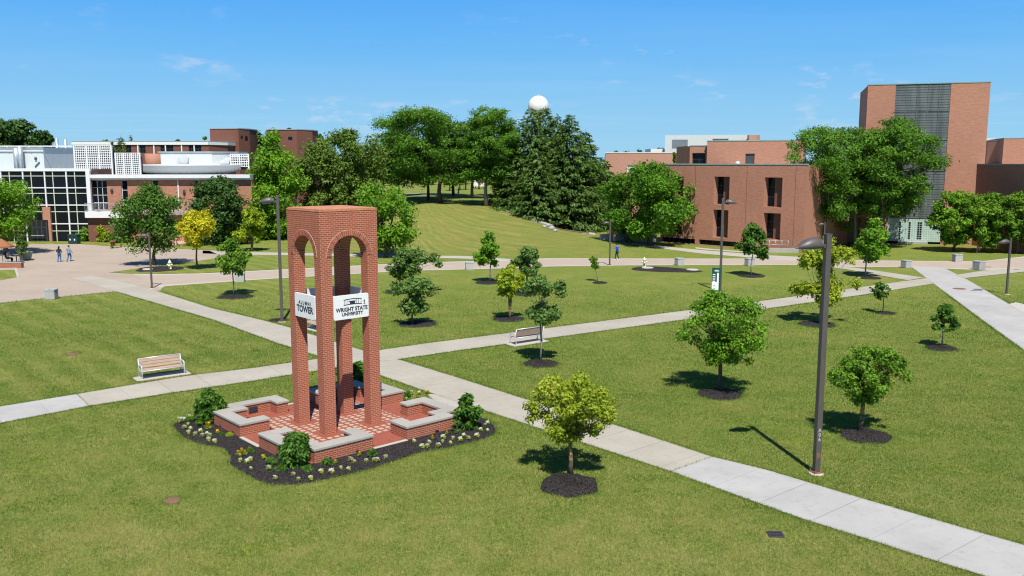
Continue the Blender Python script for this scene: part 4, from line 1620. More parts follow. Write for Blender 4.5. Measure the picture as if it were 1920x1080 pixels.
# ------------------------------------------------------------------ trees
def unit(v):
    return v / np.maximum(np.linalg.norm(v, axis=-1, keepdims=True), 1e-9)


def leaf_quads(rng, pos, nrm, L, aspect=.55, jitter=.5, axis=None):
    N = len(pos)
    a = rng.normal(size=(N, 3)) if axis is None else axis
    t = unit(a - nrm * np.sum(a * nrm, -1, keepdims=True))
    b = np.cross(nrm, t)
    s = (L * (1 + rng.uniform(-jitter, jitter, N)))[:, None]
    fold = nrm * s * .12
    V = np.stack([pos - t * s * .5, pos + b * s * aspect * .5 + fold, pos + t * s * .5, pos - b * s * aspect * .5 + fold], 1)
    return V


PROF = {
    'round': lambda t: math.sqrt(max(0, 1 - (2 * t - 1) ** 2)) ** .8,
    'dome': lambda t: min(1, .62 + 1.3 * t) * math.sqrt(max(0, 1 - max(0, (t - .35) / .65) ** 2)) ** .9,
    'fan': lambda t: min(1, .34 + 1.7 * t) * math.sqrt(max(0, 1 - max(0, (t - .4) / .6) ** 2)) ** .85,
    'oval': lambda t: math.sqrt(max(0, 1 - (2 * t - .85) ** 2)) if t < .95 else .25,
    'cone': lambda t: min(1, .5 + 3 * t) * (1 - t) ** .75 + .06,
    'vase': lambda t: min(1, .55 + .9 * t) * math.sqrt(max(0, 1 - max(0, (t - .6) / .4) ** 2)),
    'umbrella': lambda t: min(1, .62 + .8 * t) * math.sqrt(max(0, 1 - max(0, (t - .62) / .38) ** 2)) ** .8,
    'open': lambda t: (.55 + .45 * math.sin(t * 9.0)) * math.sqrt(max(0, 1 - (2 * t - 1) ** 2)) ** .5,
}


def tree(name, label, base, box, leaf='mid', prof='round', K=40, N=5000, L=.12, tr=.06, bark='bark', seed=1, depth=1.0, up=.55, aspect=.55,
         clump=(.20, .34), group='trees', forks=1, low=None, Y=None, cat='tree', shell=.55, flat=.78, limbs=16, lean=(0, 0), lobes=None, rough=1.0, tw=1.0):
    """base and box=(x0,x1,y0,y1) are surveyed in photo pixels; the crown is built in metres round its own trunk"""
    rng = np.random.default_rng(seed)
    B = GT(*base) if Y is None else AT(base[0], base[1], Y)
    if Y is not None:
        B.z = float(hgt(B.x, B.y))
    sc = (B.y * _c + (CAMH - 5) * _s) / FPX
    x0, x1, y0, y1 = box
    cx = ((x0 + x1) / 2 - base[0]) * sc
    rx = (x1 - x0) / 2 * sc
    zt, zb = ZA(y0, B.y) - B.z, ZA(y1, B.y) - B.z
    H = zt - zb
    root = thing(name, label, cat, B, 0, group)
    cl = []
    ry = rx * depth
    f1, f2, f3 = rng.uniform(0, 6.283, 3)
    while len(cl) < K:
        t = rng.uniform(.02, .98)
        r = PROF[prof](t)
        if rng.uniform() > r + .15:
            continue
        a = rng.uniform(0, 2 * math.pi)
        cr = rx * rng.uniform(*clump)
        cr = min(cr, H * .3)
        q = rng.uniform() ** shell
        r *= min(1.06, .96 + rough * (.16 * math.sin(2 * a + f1 + 3 * t) + .13 * math.sin(3 * a + f2 - 5 * t) + .08 * math.sin(5 * a + f3)))
        rr = max(0.0, r * 1.06 - .55 * cr / rx) * q
        z = zb + cr * .45 + t * max(.01, H - cr * 1.05)
        cl.append((cx * min(1, .3 + t) + rr * rx * math.cos(a), rr * ry * math.sin(a), z, cr, rng.uniform(0, 1)))
    for (lx, ly, lr) in lobes or []:
        cl.append(((lx - base[0]) * sc, rng.uniform(-.3, .3) * rx, ZA(ly, B.y) - B.z, lr * sc, rng.uniform(.3, .9)))
    C = np.array(cl)
    wgt = C[:, 3] ** 2
    idx = rng.choice(len(C), N, p=wgt / wgt.sum())
    d = unit(rng.normal(size=(N, 3)))
    rad = rng.uniform(0, 1, N) ** .42
    rad = rad * (1 + np.clip(rng.normal(0, .13, N), -.3, .45))
    off = d * (rad * C[idx, 3])[:, None]
    off[:, 2] *= flat
    off += rng.normal(0, .17, (N, 3)) * C[idx, 3][:, None]
    pos = C[idx, :3] + off
    nr = unit(d * .75 + rng.normal(0, .55, (N, 3)) + np.array([0, 0, up]))
    tint = np.clip(C[idx, 4] * .55 + rng.uniform(0, .45, N), 0, 1)
    quad_cloud('crown', leaf_quads(rng, pos, nr, L * 1.12, aspect * 1.12), tint, M['leaf_' + leaf], root)
    # trunk and limbs
    mb = MB()
    fz = zb + H * .12 if low is None else low
    top = Vector((cx * .8, 0, zb + H * .62))
    wob = lambda s: Vector((rng.normal(0, s), rng.normal(0, s), 0))
    if forks == 1:
        ws = H * .012
        P = [Vector((0, 0, -.15)), Vector((lean[0] * .3, lean[1] * .3, fz * .45)) + wob(ws), Vector((lean[0], lean[1], fz)) + wob(ws), top * .5 + Vector((0, 0, fz)) * .5 + wob(ws * 2), top]
        mb.tube(P, [tr * 1.35, tr, tr * .85, tr * .5, tr * .15], 9)
        stems = [(P[2], P[4])]
    else:
        stems = []
        for k in range(forks):
            a = 2 * math.pi * k / forks + .4
            m_ = Vector((math.cos(a) * rx * .16, math.sin(a) * rx * .12, fz))
            e_ = Vector((math.cos(a) * rx * .38 + cx * .6, math.sin(a) * rx * .3, zb + H * .55))
            mb.tube([Vector((0, 0, -.1)), Vector((0, 0, fz * .3)), m_ * .5 + Vector((0, 0, fz * .3)), m_, e_], [tr * 1.1, tr, tr * .7, tr * .55, tr * .15], 7)
            stems.append((m_, e_))
    order = rng.permutation(len(C))[:limbs]
    for j in order:
        e = Vector(C[j, :3])
        a, b = stems[j % len(stems)]
        f = rng.uniform(0, .85)
        s_ = a.lerp(b, f)
        if e.z < s_.z + .05 * H:
            s_ = a.lerp(b, 0)
        mid = s_.lerp(e, .5) + Vector((0, 0, -.04 * H if e.z > s_.z else .04 * H)) + wob(H * .02)
        q = tr * .42 * (1 - f * .5) * tw
        mb.tube([s_, mid, e], [q, q * .6, q * .2], 5)
    mb.build('trunk', M[bark], root)
    return root


LG_ = 'young lawn trees in mulch rings'
# (name, label, base, crown box, kwargs, mulch)
tree('lawn_tree', 'yellow-green round-crowned lawn tree nearest the lens, beside the footpath', (1070, 897), (988, 1151, 696, 828), 'lime', 'fan', 92, 13500, .094, .075, 'bark_yellow', 11, clump=(.12, .21), up=.5, group=LG_, limbs=70, shell=.5, rough=1.3, tw=1.3,
     lobes=[(1000, 765, 14), (1140, 768, 14), (1040, 815, 10), (1110, 815, 10)])
ell_bed(1067, 911, 57, h=.16)
tree('lawn_tree', 'broad mid-green lawn tree standing in front of the green pylon sign', (1350, 735), (1262, 1442, 543, 682), 'bright', 'fan', 100, 15500, .115, .10, 'bark', 12, clump=(.12, .21), group=LG_, limbs=70, shell=.5, rough=1.3, tw=1.3,
     lobes=[(1275, 622, 15), (1425, 650, 15), (1330, 680, 9), (1395, 672, 11), (1350, 556, 12)])
ell_bed(1350, 742, 40, h=.12)
tree('lawn_tree', 'flat-topped mid-green lawn tree just right of the tall lamp post', (1614, 812), (1545, 1699, 644, 756), 'mid', 'fan', 92, 14000, .100, .09, 'bark_yellow', 13, clump=(.12, .21), group=LG_, limbs=70, shell=.5, rough=1.3, tw=1.3,
     lobes=[(1560, 690, 13), (1688, 700, 13), (1600, 752, 10)])
ell_bed(1622, 824, 45, h=.14)
tree('lawn_tree', 'straggly lime-coloured lawn tree showing behind the tall lamp post', (1536, 608), (1482, 1606, 452, 575), 'lime', 'open', 40, 6000, .20, .075, 'bark_pale', 14, clump=(.16, .27), group=LG_, limbs=26,
     lobes=[(1495, 535, 13), (1490, 545, 11), (1595, 530, 12), (1550, 455, 14), (1505, 495, 13), (1590, 490, 11), (1530, 470, 13)])
ell_bed(1532, 609, 34)
tree('lawn_tree', 'slim blue-green lawn tree with a pale thin stem right beside a bench', (1013, 682), (974, 1064, 514, 612), 'blue', 'open', 40, 5600, .15, .055, 'bark_pale', 15, clump=(.18, .30), group=LG_, limbs=24,
     lobes=[(1052, 548, 12), (990, 545, 14), (1015, 598, 10), (1010, 525, 13)])
ell_bed(1014, 683, 32)
tree('lawn_tree', 'small yellow-green many-stemmed lawn tree left of the slim blue-green one', (956, 599), (921, 986, 495, 556), 'ylime', 'round', 34, 4600, .17, .09, 'bark_yellow', 16, clump=(.2, .32), group=LG_, forks=3)
ell_bed(952, 600, 30)
tree('lawn_tree', 'grey-green lawn tree half hidden behind the small yellow-green one', (988, 553), (961, 1024, 463, 520), 'blue', 'round', 34, 4400, .20, .08, 'bark_yellow', 17, clump=(.2, .32), group=LG_)
ell_bed(980, 553, 28)
tree('lawn_tree', 'dark lawn tree with a leafy arm to the right, just right of the tower', (751, 548), (728, 800, 462, 522), 'blue', 'round', 38, 5200, .21, .08, 'bark_yellow', 18, clump=(.2, .32), group=LG_,
     lobes=[(812, 485, 12), (825, 492, 9), (795, 483, 13), (742, 535, 9)])
ell_bed(745, 550, 24)
tree('lawn_tree', 'dark tiered thin-stemmed lawn tree in front of the one with the leafy arm', (774, 613), (735, 822, 520, 588), 'blue', 'open', 38, 5200, .18, .06, 'bark', 19, clump=(.2, .32), group=LG_,
     lobes=[(808, 545, 13), (745, 545, 12), (775, 580, 11)])
ell_bed(783, 610, 36)
tree('lawn_tree', 'fresh green pointed young lawn tree against the foot of the mown mound', (919, 530), (888, 946, 430, 498), 'bright', 'cone', 30, 3800, .22, .06, 'bark_grey', 20, clump=(.2, .34), group=LG_)
ell_bed(914, 532, 22)
tree('lawn_tree', 'tiny leaning sapling near the short lamp post by the brick walk', (1121, 528), (1099, 1120, 476, 504), 'mid', 'round', 12, 420, .22, .035, 'bark_grey', 21, clump=(.25, .45), group=LG_, limbs=8, lean=(-.3, 0))
ell_bed(1124, 531, 14)
tree('lawn_tree', 'neat mid-green lawn tree with a thin pale stem in front of the brick hall', (1409, 518), (1377, 1441, 418, 482), 'deep', 'dome', 36, 4800, .22, .06, 'bark_pale', 22, clump=(.2, .3), group=LG_, lobes=[(1433, 482, 8), (1428, 478, 9)])
ell_bed(1408, 518, 25)
tree('lawn_tree', 'bright green oval lawn tree in front of the slatted tower', (1622, 520), (1597, 1672, 408, 496), 'bright', 'oval', 40, 5200, .23, .07, 'bark_pale', 23, clump=(.2, .32), group=LG_)
ell_bed(1628, 522, 22)
tree('lawn_tree', 'thin sparse sapling by the light path where it meets the big walk', (1655, 588), (1627, 1672, 528, 560), 'deep', 'vase', 14, 650, .19, .035, 'bark_grey', 24, clump=(.2, .36), group=LG_, limbs=12)
ell_bed(1660, 589, 18)
tree('lawn_tree', 'small dark round sapling alone on the right-hand lawn', (1765, 652), (1744, 1801, 570, 622), 'deep', 'round', 26, 2600, .15, .04, 'bark_grey', 25, clump=(.22, .34), group=LG_)
ell_bed(1765, 657, 28)
tree('lawn_tree', 'fresh green young lawn tree left of the rear tall lamp post', (438, 556), (405, 476, 438, 516), 'mid', 'oval', 34, 4200, .19, .05, 'bark_grey', 26, clump=(.2, .32), group=LG_)
ell_bed(441, 557, 32)
PG = 'trees round the paved plaza'
tree('plaza_tree', 'golden yellow small tree by the paved plaza', (370, 506), (338, 414, 392, 464), 'yellow', 'round', 40, 5400, .22, .09, 'bark', 27, clump=(.2, .32), group=PG)
tree('plaza_tree', 'broad green tree in front of the brick terrace wing, beside a short lamp post', (290, 498), (226, 346, 338, 474), 'deep', 'oval', 60, 9000, .26, .17, 'bark', 28, clump=(.2, .32), group=PG, lobes=[(245, 445, 18), (330, 440, 18), (262, 465, 14)])
tree('plaza_tree', 'yellow-green rounded tree right of the golden one', (473, 471), (441, 502, 381, 458), 'ylime', 'oval', 40, 5400, .27, .14, 'bark', 29, clump=(.2, .32), group=PG)
tree('plaza_tree', 'big green tree rising just behind the brick arch tower', (722, 483), (650, 783, 338, 474), 'bright', 'round', 66, 9500, .30, .2, 'bark', 30, clump=(.19, .3), group=PG, lobes=[(765, 395, 22), (690, 360, 18)])
tree('plaza_tree', 'large leafy green tree at the left edge shading the cafe tables', (12, 489), (-70, 79, 328, 452), 'bright', 'round', 80, 13000, .28, .25, 'bark', 31, clump=(.15, .25), group=PG, Y=106)
# mulch under plaza trees
sheet('lawn_island', [(204, 511), (235, 508), (320, 495), (369, 490), (411, 483), (460, 479), (474, 479), (539, 480), (700, 484), (872, 487), (900, 489), (833, 490), (709, 495), (539, 503.5), (459, 508), (374, 512), (300, 513), (259, 513)], Z1 + .006, M['grass'])
sheet('lawn_island', [(350, 466.5), (430, 458), (500, 452), (540, 452), (540, 471), (404, 469)], Z1 + .006, M['grass'])
sheet('lawn_strip', [(100, 456.5), (120, 454), (240, 454), (258, 460), (254, 462), (207, 461.5), (148, 457)], Z1 + .004, M['grass'])
mb_ = ell_bed(300, 506, 42, h=.12, z=.02)
BG = 'big trees along the left of the mound'
tree('maple_tree', 'dense dark green maple left of the yellow-green one, by the terrace wing', (415, 470), (350, 478, 330, 474), 'dark', 'round', 96, 14000, .36, .25, 'bark', 32, clump=(.2, .3), group=BG, Y=119, up=.7)
tree('maple_tree', 'tall light green maple with yellowing top in front of the far brick towers', (516, 440), (446, 582, 243, 470), 'bright', 'oval', 120, 19000, .38, .3, 'bark', 33, clump=(.2, .3), group=BG, Y=127, lobes=[(515, 255, 14), (540, 300, 20), (560, 320, 14)])
tree('hawthorn_tree', 'massive dark olive round tree behind the tower top', (640, 430), (556, 734, 238, 425), 'olive', 'round', 190, 30000, .40, .35, 'bark', 34, clump=(.13, .20), group=BG, Y=146, up=.8, shell=.4)
HG = 'tall locust trees on the mound'
tree('locust_tree', 'wide feathery locust tree, the left one of the pair on the crest of the mound', (826, 378), (690, 880, 194, 352), 'locust', 'umbrella', 170, 36000, .38, .34, 'bark', 35, clump=(.14, .23), flat=.42, aspect=.34, group=HG, Y=151, up=.9, low=4.5, lobes=[(715, 235, 18), (760, 345, 18), (720, 330, 20), (850, 340, 18)])
tree('locust_tree', 'feathery locust tree with a pale forked trunk, next to the spruces', (912, 380), (852, 980, 193, 350), 'locust', 'umbrella', 150, 30000, .38, .30, 'bark_pale', 36, clump=(.15, .25), flat=.42, aspect=.34, group=HG, Y=147, up=.9, low=4.0, lobes=[(880, 330, 18), (955, 300, 16)])
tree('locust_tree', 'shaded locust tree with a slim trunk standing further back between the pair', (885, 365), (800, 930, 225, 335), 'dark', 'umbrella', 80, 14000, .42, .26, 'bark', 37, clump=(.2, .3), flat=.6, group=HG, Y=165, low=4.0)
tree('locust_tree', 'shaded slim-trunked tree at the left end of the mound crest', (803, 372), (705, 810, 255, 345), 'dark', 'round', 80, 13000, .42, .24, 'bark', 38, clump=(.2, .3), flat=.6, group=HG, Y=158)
RG = 'big trees before the brick hall'
tree('maple_tree', 'full round bright green maple in front of the corner of the brick hall', (1218, 460), (1120, 1300, 300, 450), 'maple', 'round', 150, 24000, .32, .3, 'bark', 39, clump=(.14, .22), group=RG, Y=117, up=.65, lobes=[(1268, 400, 22), (1245, 430, 14), (1285, 395, 12), (1150, 350, 16)])
tree('locust_tree', 'open feathery locust tree before the corner where the brick hall meets the tower', (1547, 463), (1456, 1632, 230, 414), 'locust', 'vase', 160, 23000, .33, .24, 'bark_grey', 40, clump=(.13, .22), flat=.5, aspect=.34, group=RG, Y=113, up=.8, limbs=50, low=4.0, lobes=[(1480, 290, 16), (1500, 265, 16), (1530, 245, 16), (1510, 395, 18), (1545, 400, 16)])
tree('locust_tree', 'denser feathery locust tree covering the left half of the slatted tower', (1652, 462), (1578, 1758, 214, 412), 'locust', 'vase', 190, 34000, .33, .26, 'bark_grey', 41, clump=(.13, .22), flat=.5, aspect=.34, group=RG, Y=113.5, up=.8, limbs=50, low=4.0, lobes=[(1740, 350, 14), (1735, 265, 14), (1670, 225, 14), (1620, 250, 16), (1700, 385, 22), (1660, 395, 18)])
tree('locust_tree', 'feathery locust tree standing between the open one and the denser one before the slatted tower', (1602, 463), (1528, 1684, 232, 408), 'locust', 'vase', 120, 17000, .33, .22, 'bark_grey', 49, clump=(.13, .22), flat=.5, aspect=.34, group=RG, Y=116.5, up=.8, limbs=40, low=4.0, lobes=[(1585, 425, 18), (1640, 420, 18), (1560, 410, 16)])
tree('courtyard_tree', 'low spreading green tree just right of the glass block entrance', (1790, 472), (1734, 1842, 352, 462), 'bright', 'fan', 110, 13000, .28, .16, 'bark', 42, clump=(.13, .21), flat=.6, low=.9, group=RG, Y=110)
tree('courtyard_tree', 'low spreading green tree below the dark brick wing, second from the right edge', (1848, 474), (1790, 1898, 358, 464), 'mid', 'fan', 110, 12000, .28, .16, 'bark', 43, clump=(.13, .21), flat=.6, low=.9, group=RG, Y=108.5)
tree('courtyard_tree', 'spreading green tree cut off by the right edge before the dark brick wing', (1906, 476), (1850, 1960, 354, 464), 'mid', 'fan', 110, 12000, .28, .16, 'bark', 44, clump=(.13, .21), flat=.6, low=.9, group=RG, Y=107)
tree('roof_planter_tree', 'thin little tree growing at the roof edge between brick blocks', (1263, 305), (1258, 1270, 284, 306), 'mid', 'oval', 10, 500, .4, .08, 'bark', 45, Y=145, low=9, group=RG)


# spruces: drooping whorls of needle sprays
def spruce(label, base, top, halfw, Y, seed, N=9000, leaf='spruce', group='spruces beside the mound'):
    rng = np.random.default_rng(seed)
    B = AT(base[0], base[1], Y)
    B.z = float(hgt(B.x, B.y)) - .1
    sc = (Y * _c + 1) / FPX
    H = ZA(top, Y) - B.z
    R = halfw * sc
    root = thing('spruce_tree', label, 'spruce', B, 0, group)
    br = []
    z = .9
    while z < H * .985:
        t = z / H
        r = R * (1 - t) ** .62 * rng.uniform(.82, 1.1) + .12
        nb = int(7 + 6 * (1 - t))
        a0 = rng.uniform(0, 6.3)
        for k in range(nb):
            br.append((z + rng.normal(0, .12), a0 + 2 * math.pi * k / nb + rng.normal(0, .15), r * rng.uniform(.75, 1.12), rng.uniform(0, 1)))
        z += .42 + .35 * (1 - t)
    br = np.array(br)
    wg = br[:, 2] ** 1.5 + .15
    idx = rng.choice(len(br), N, p=wg / wg.sum())
    s = rng.uniform(.08, 1, N) ** .62
    r = br[idx, 2] * s
    a = br[idx, 1] + rng.normal(0, .10, N) * (1.1 - .5 * s)
    droop = -.30 * br[idx, 2] * s + .16 * br[idx, 2] * s ** 3
    side = rng.normal(0, .10, (N, 3)) * (.4 + br[idx, 2])[:, None] * .5
    dirr = np.stack([np.cos(a), np.sin(a), np.zeros(N)], -1)
    pos = np.stack([r * np.cos(a), r * np.sin(a), br[idx, 0] + droop - rng.exponential(.16, N)], -1) + side * np.array([1, 1, .4])
    ax_ = unit(dirr + np.array([0, 0, -.55]) + rng.normal(0, .35, (N, 3)))
    nr = unit(np.array([0, 0, 1.0]) + dirr * .35 + rng.normal(0, .4, (N, 3)))
    V = leaf_quads(rng, pos, nr, .66, .30, .4, axis=ax_)
    quad_cloud('crown', V, np.clip(br[idx, 3] * .5 + .5 * s * rng.uniform(.3, 1, N), 0, 1), M['leaf_' + leaf], root)
    mb = MB()
    mb.tube([(0, 0, -.3), (0, 0, H * .5), (0, 0, H * .99)], [.24, .15, .03], 8)
    for k in rng.permutation(len(br))[:60]:
        z_, a_, r_, _q = br[k]
        mb.tube([(0, 0, z_), (r_ * .5 * math.cos(a_), r_ * .5 * math.sin(a_), z_ - .12 * r_), (r_ * .9 * math.cos(a_), r_ * .9 * math.sin(a_), z_ - .17 * r_)], [.06, .04, .01], 4)
    mb.build('trunk', M['bark'], root)


for k_, (x_, x0_, x1_, y0_, lab_) in enumerate(((745, 690, 800, 240, 'dark shaded tree filling the gap behind the mound, next to the olive round tree'),
        (850, 790, 905, 226, 'dark shaded tree behind the meeting crowns of the locust pair'), (945, 890, 1000, 232, 'dark shaded tree behind the pale forked locust and the first spruce'))):
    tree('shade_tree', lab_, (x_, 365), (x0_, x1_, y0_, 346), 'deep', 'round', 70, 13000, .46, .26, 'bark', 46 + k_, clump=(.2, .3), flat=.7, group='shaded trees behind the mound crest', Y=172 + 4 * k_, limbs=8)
spruce('tall dark spruce right beside the pale forked locust, below the water tower ball', (996, 405), 199, 86, 146, 51, 16000)
spruce('second spruce from the left, its tip just right of the water tower ball', (1022, 418), 196, 74, 149, 52, 13000)
spruce('tall pointed spruce in the middle of the row', (1066, 434), 212, 86, 143, 53, 18000)
spruce('slim spruce squeezed behind the tall pointed one', (1044, 428), 214, 70, 149, 54, 12000)
spruce('shorter spruce on the right shoulder of the row', (1096, 430), 240, 70, 146, 55, 12000)
spruce('rightmost low spruce, by the pale brick block', (1130, 425), 296, 56, 152, 56, 9000)
spruce('lower spruce filling the gap beside the pale forked locust trunk', (962, 398), 258, 52, 150, 48, 8000)
spruce('nearest low spruce with its boughs down to the stone edging', (1008, 418), 278, 56, 139, 57, 10000)
spruce('spruce peeping over the smaller lattice screen', (238, 440), 252, 30, 160, 58, 3500, 'spruce', 'conifers behind the lattice screens')
spruce('narrow spruce tip left of the terrace wing roofs', (222, 440), 262, 18, 165, 59, 2000, 'spruce', 'conifers behind the lattice screens')
spruce('small far spruce tip above the white fascia', (256, 440), 252, 16, 205, 60, 1500, 'spruce', 'conifers behind the lattice screens')
bp = [GT(925, 392), GT(960, 402), GT(1000, 418), GT(1030, 431)]
# brown litter under the spruces
mb = MB()
vs, fs = [], []
for i, px in enumerate(range(905, 1106, 10)):
    for j, d in enumerate((0, 3, 7, 12, 18, 26)):
        d0 = float(np.interp(px, [905, 930, 1000, 1050, 1106], [149.5, 146, 136.5, 132.5, 131]))
        P = AT(px, 400, d0 + d)
        vs.append((P.x, P.y, float(hgt(P.x, P.y)) + .05))
for i in range(20):
    for j in range(5):
        fs.append((i * 6 + j, (i + 1) * 6 + j, (i + 1) * 6 + j + 1, i * 6 + j + 1))
mb.add(vs, fs, 0, True)
tag(mb.build('needle_litter', M['brownmulch']), kind='structure')
# stone edging
ed = thing('stone_edging', 'pale stone edging running down beside the spruces', 'edging')
mb = MB()
prev = None
for px in range(953, 1037, 4):
    d0 = float(np.interp(px, [905, 930, 1000, 1050, 1106], [149, 145, 135.6, 131.5, 130]))
    P = AT(px, 400, d0)
    P = Vector((P.x, P.y, float(hgt(P.x, P.y)) + .1))
    if prev:
        mb.bar(prev, P, 1.0, .35, 0)
    prev = P
mb.build('kerb_stone', M['coping'], ed)
rng_ = random.Random(4)
for k, (x, y, r) in enumerate(((1034, 427, .5), (1021, 424, .36), (1028, 421, .42), (1041, 431, .35))):
    P = GT(x, y + 4)
    tag(MB().ellipsoid((P.x, P.y, P.z + r * .4), (r, r * .8, r * .75), 0, 9, 6, .16, rng_).build('boulder', M['stone']), 'pale boulder at the lower end of the stone edging', 'boulder', 'boulders by the stone edging')

# background woods, one by one
rngb = random.Random(8)
FGN = 'far trees behind the buildings'
for k, (x, y0, hw, Y, lf, lab) in enumerate((
        (12, 219, 40, 215, 'dark', 'tall dark tree at the far left above the pale plant room'),
        (46, 222, 34, 220, 'far', 'tall dark tree second from the left above the pale plant room'),
        (80, 237, 26, 216, 'dark', 'lower dark tree where the far left group slopes down'),
        (-30, 226, 40, 214, 'dark', 'dark tree at the left edge behind the plant room'),
        (205, 262, 14, 240, 'far', 'round far tree above the white fascia, left'),
        (336, 258, 9, 245, 'far', 'tiny far tree crown above the white fascia, middle'),
        (388, 252, 13, 240, 'bright', 'far light green tree left of the first brick stair tower'),
        (482, 241, 26, 235, 'far', 'far tree between the two brick stair towers'),
        (544, 239, 12, 240, 'far', 'far tree top over the second brick stair tower'),
        (600, 252, 22, 230, 'far', 'far tree right of the second brick stair tower'),
        (1150, 281, 22, 330, 'far', 'low far tree left end of the pale brick block skyline'),
        (1175, 280, 20, 335, 'far', 'low far tree over the pale brick block, middle left'),
        (1200, 279, 18, 335, 'far', 'low far tree over the pale brick block, middle right'),
        (1222, 280, 16, 330, 'far', 'low far tree by the low white annex'),
        (1238, 274, 15, 330, 'far', 'far tree over the low white annex'))):
    tree('far_tree', lab, (x, 330), (x - hw, x + hw, y0, 345), lf, 'round', 60 if k < 4 else 30, 6500 if k < 4 else 2600, .75, .3, 'bark', 100 + k, clump=(.22, .36), Y=Y, group=FGN, limbs=4, rough=.35, shell=.8)
FB = 'trees across the far lawn'
for k in range(13):
    x = 690 + k * 25 + rngb.uniform(-6, 6)
    Y = 268 + rngb.uniform(-12, 30)
    y0 = rngb.uniform(285, 312)
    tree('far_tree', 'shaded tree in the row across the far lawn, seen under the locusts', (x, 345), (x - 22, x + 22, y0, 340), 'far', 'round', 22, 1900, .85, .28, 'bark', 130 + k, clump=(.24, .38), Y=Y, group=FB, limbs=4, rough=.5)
for k, x in enumerate((843, 862, 873, 898)):
    tree('slim_tree', ['slim far trunk left of the jogger', 'slim far trunk behind the jogger', 'slim far trunk right of the jogger', 'slim far trunk beside the white van'][k], (x, 358), (x - 14, x + 14, 300, 337), 'dark', 'round', 14, 1100, .6, .16, 'bark', 160 + k, Y=205 + 6 * k, group='slim trees on the far lawn', limbs=4)
# filler trees that close the horizon at both sides
for k in range(16):
    x = -60 + k * 42 if k < 13 else 1950 + (k - 13) * 60
    tree('far_tree', 'distant tree of the wood on the skyline', (x, 320), (x - 32, x + 32, rngb.uniform(276, 290), 318), 'far', 'round', 16, 1000, 1.3, .3, 'bark', 180 + k, clump=(.26, .4), Y=340 + rngb.uniform(0, 40), group='wood on the skyline', limbs=2)


# ------------------------------------------------------------------ shrubs
def shrub(name, label, base, box, leaf, K, N, L, seed, prof='dome', group=None, up=.4, aspect=.3, Y=None, depth=1.0, cat='shrub'):
    rng = np.random.default_rng(seed)
    B = GT(*base) if Y is None else AT(base[0], base[1], Y)
    B.z = max(0.0, float(hgt(B.x, B.y)))
    sc = (B.y * _c + (CAMH - 1) * _s) / FPX
    x0, x1, y0, y1 = box
    rx = (x1 - x0) / 2 * sc
    cx = ((x0 + x1) / 2 - base[0]) * sc
    H = max(.15, ZA(y0, B.y) - B.z - rx * .12)
    root = thing(name, label, cat, B, 0, group)
    cl = []
    while len(cl) < K:
        t = rng.uniform(.05, .95)
        r = PROF[prof](t)
        a = rng.uniform(0, 6.283)
        cr = min(rx * rng.uniform(.22, .36), H * .4)
        rr = max(0, r - cr / rx * .7) * rng.uniform() ** .45
        cl.append((cx + rr * rx * math.cos(a), rr * rx * depth * math.sin(a), max(cr * .4, t * (H - cr * .5)), cr, rng.uniform()))
    C = np.array(cl)
    idx = rng.choice(K, N, p=C[:, 3] ** 2 / (C[:, 3] ** 2).sum())
    d = unit(rng.normal(size=(N, 3)) + np.array([0, 0, .3]))
    pos = C[idx, :3] + d * (C[idx, 3] * rng.uniform(0, 1.1, N) ** .4)[:, None]
    pos[:, 2] = np.maximum(pos[:, 2], .03)
    nr = unit(d * .5 + rng.normal(0, .5, (N, 3)) + np.array([0, 0, up + .4]))
    ax_ = unit(d + np.array([0, 0, -.25]) + rng.normal(0, .3, (N, 3)))
    quad_cloud('foliage', leaf_quads(rng, pos, nr, L, aspect, .35, axis=ax_), np.clip(C[idx, 4] * .4 + rng.uniform(0, .6, N), 0, 1), M['leaf_' + leaf], root)
    mb = MB()
    for k in range(7):
        e = Vector(C[k % K, :3])
        mb.tube([(e.x * .1, e.y * .1, -.05), (e.x * .5, e.y * .5, e.z * .6), e], [.03, .02, .008], 5)
    mb.build('stem', M['bark'], root)
    return root


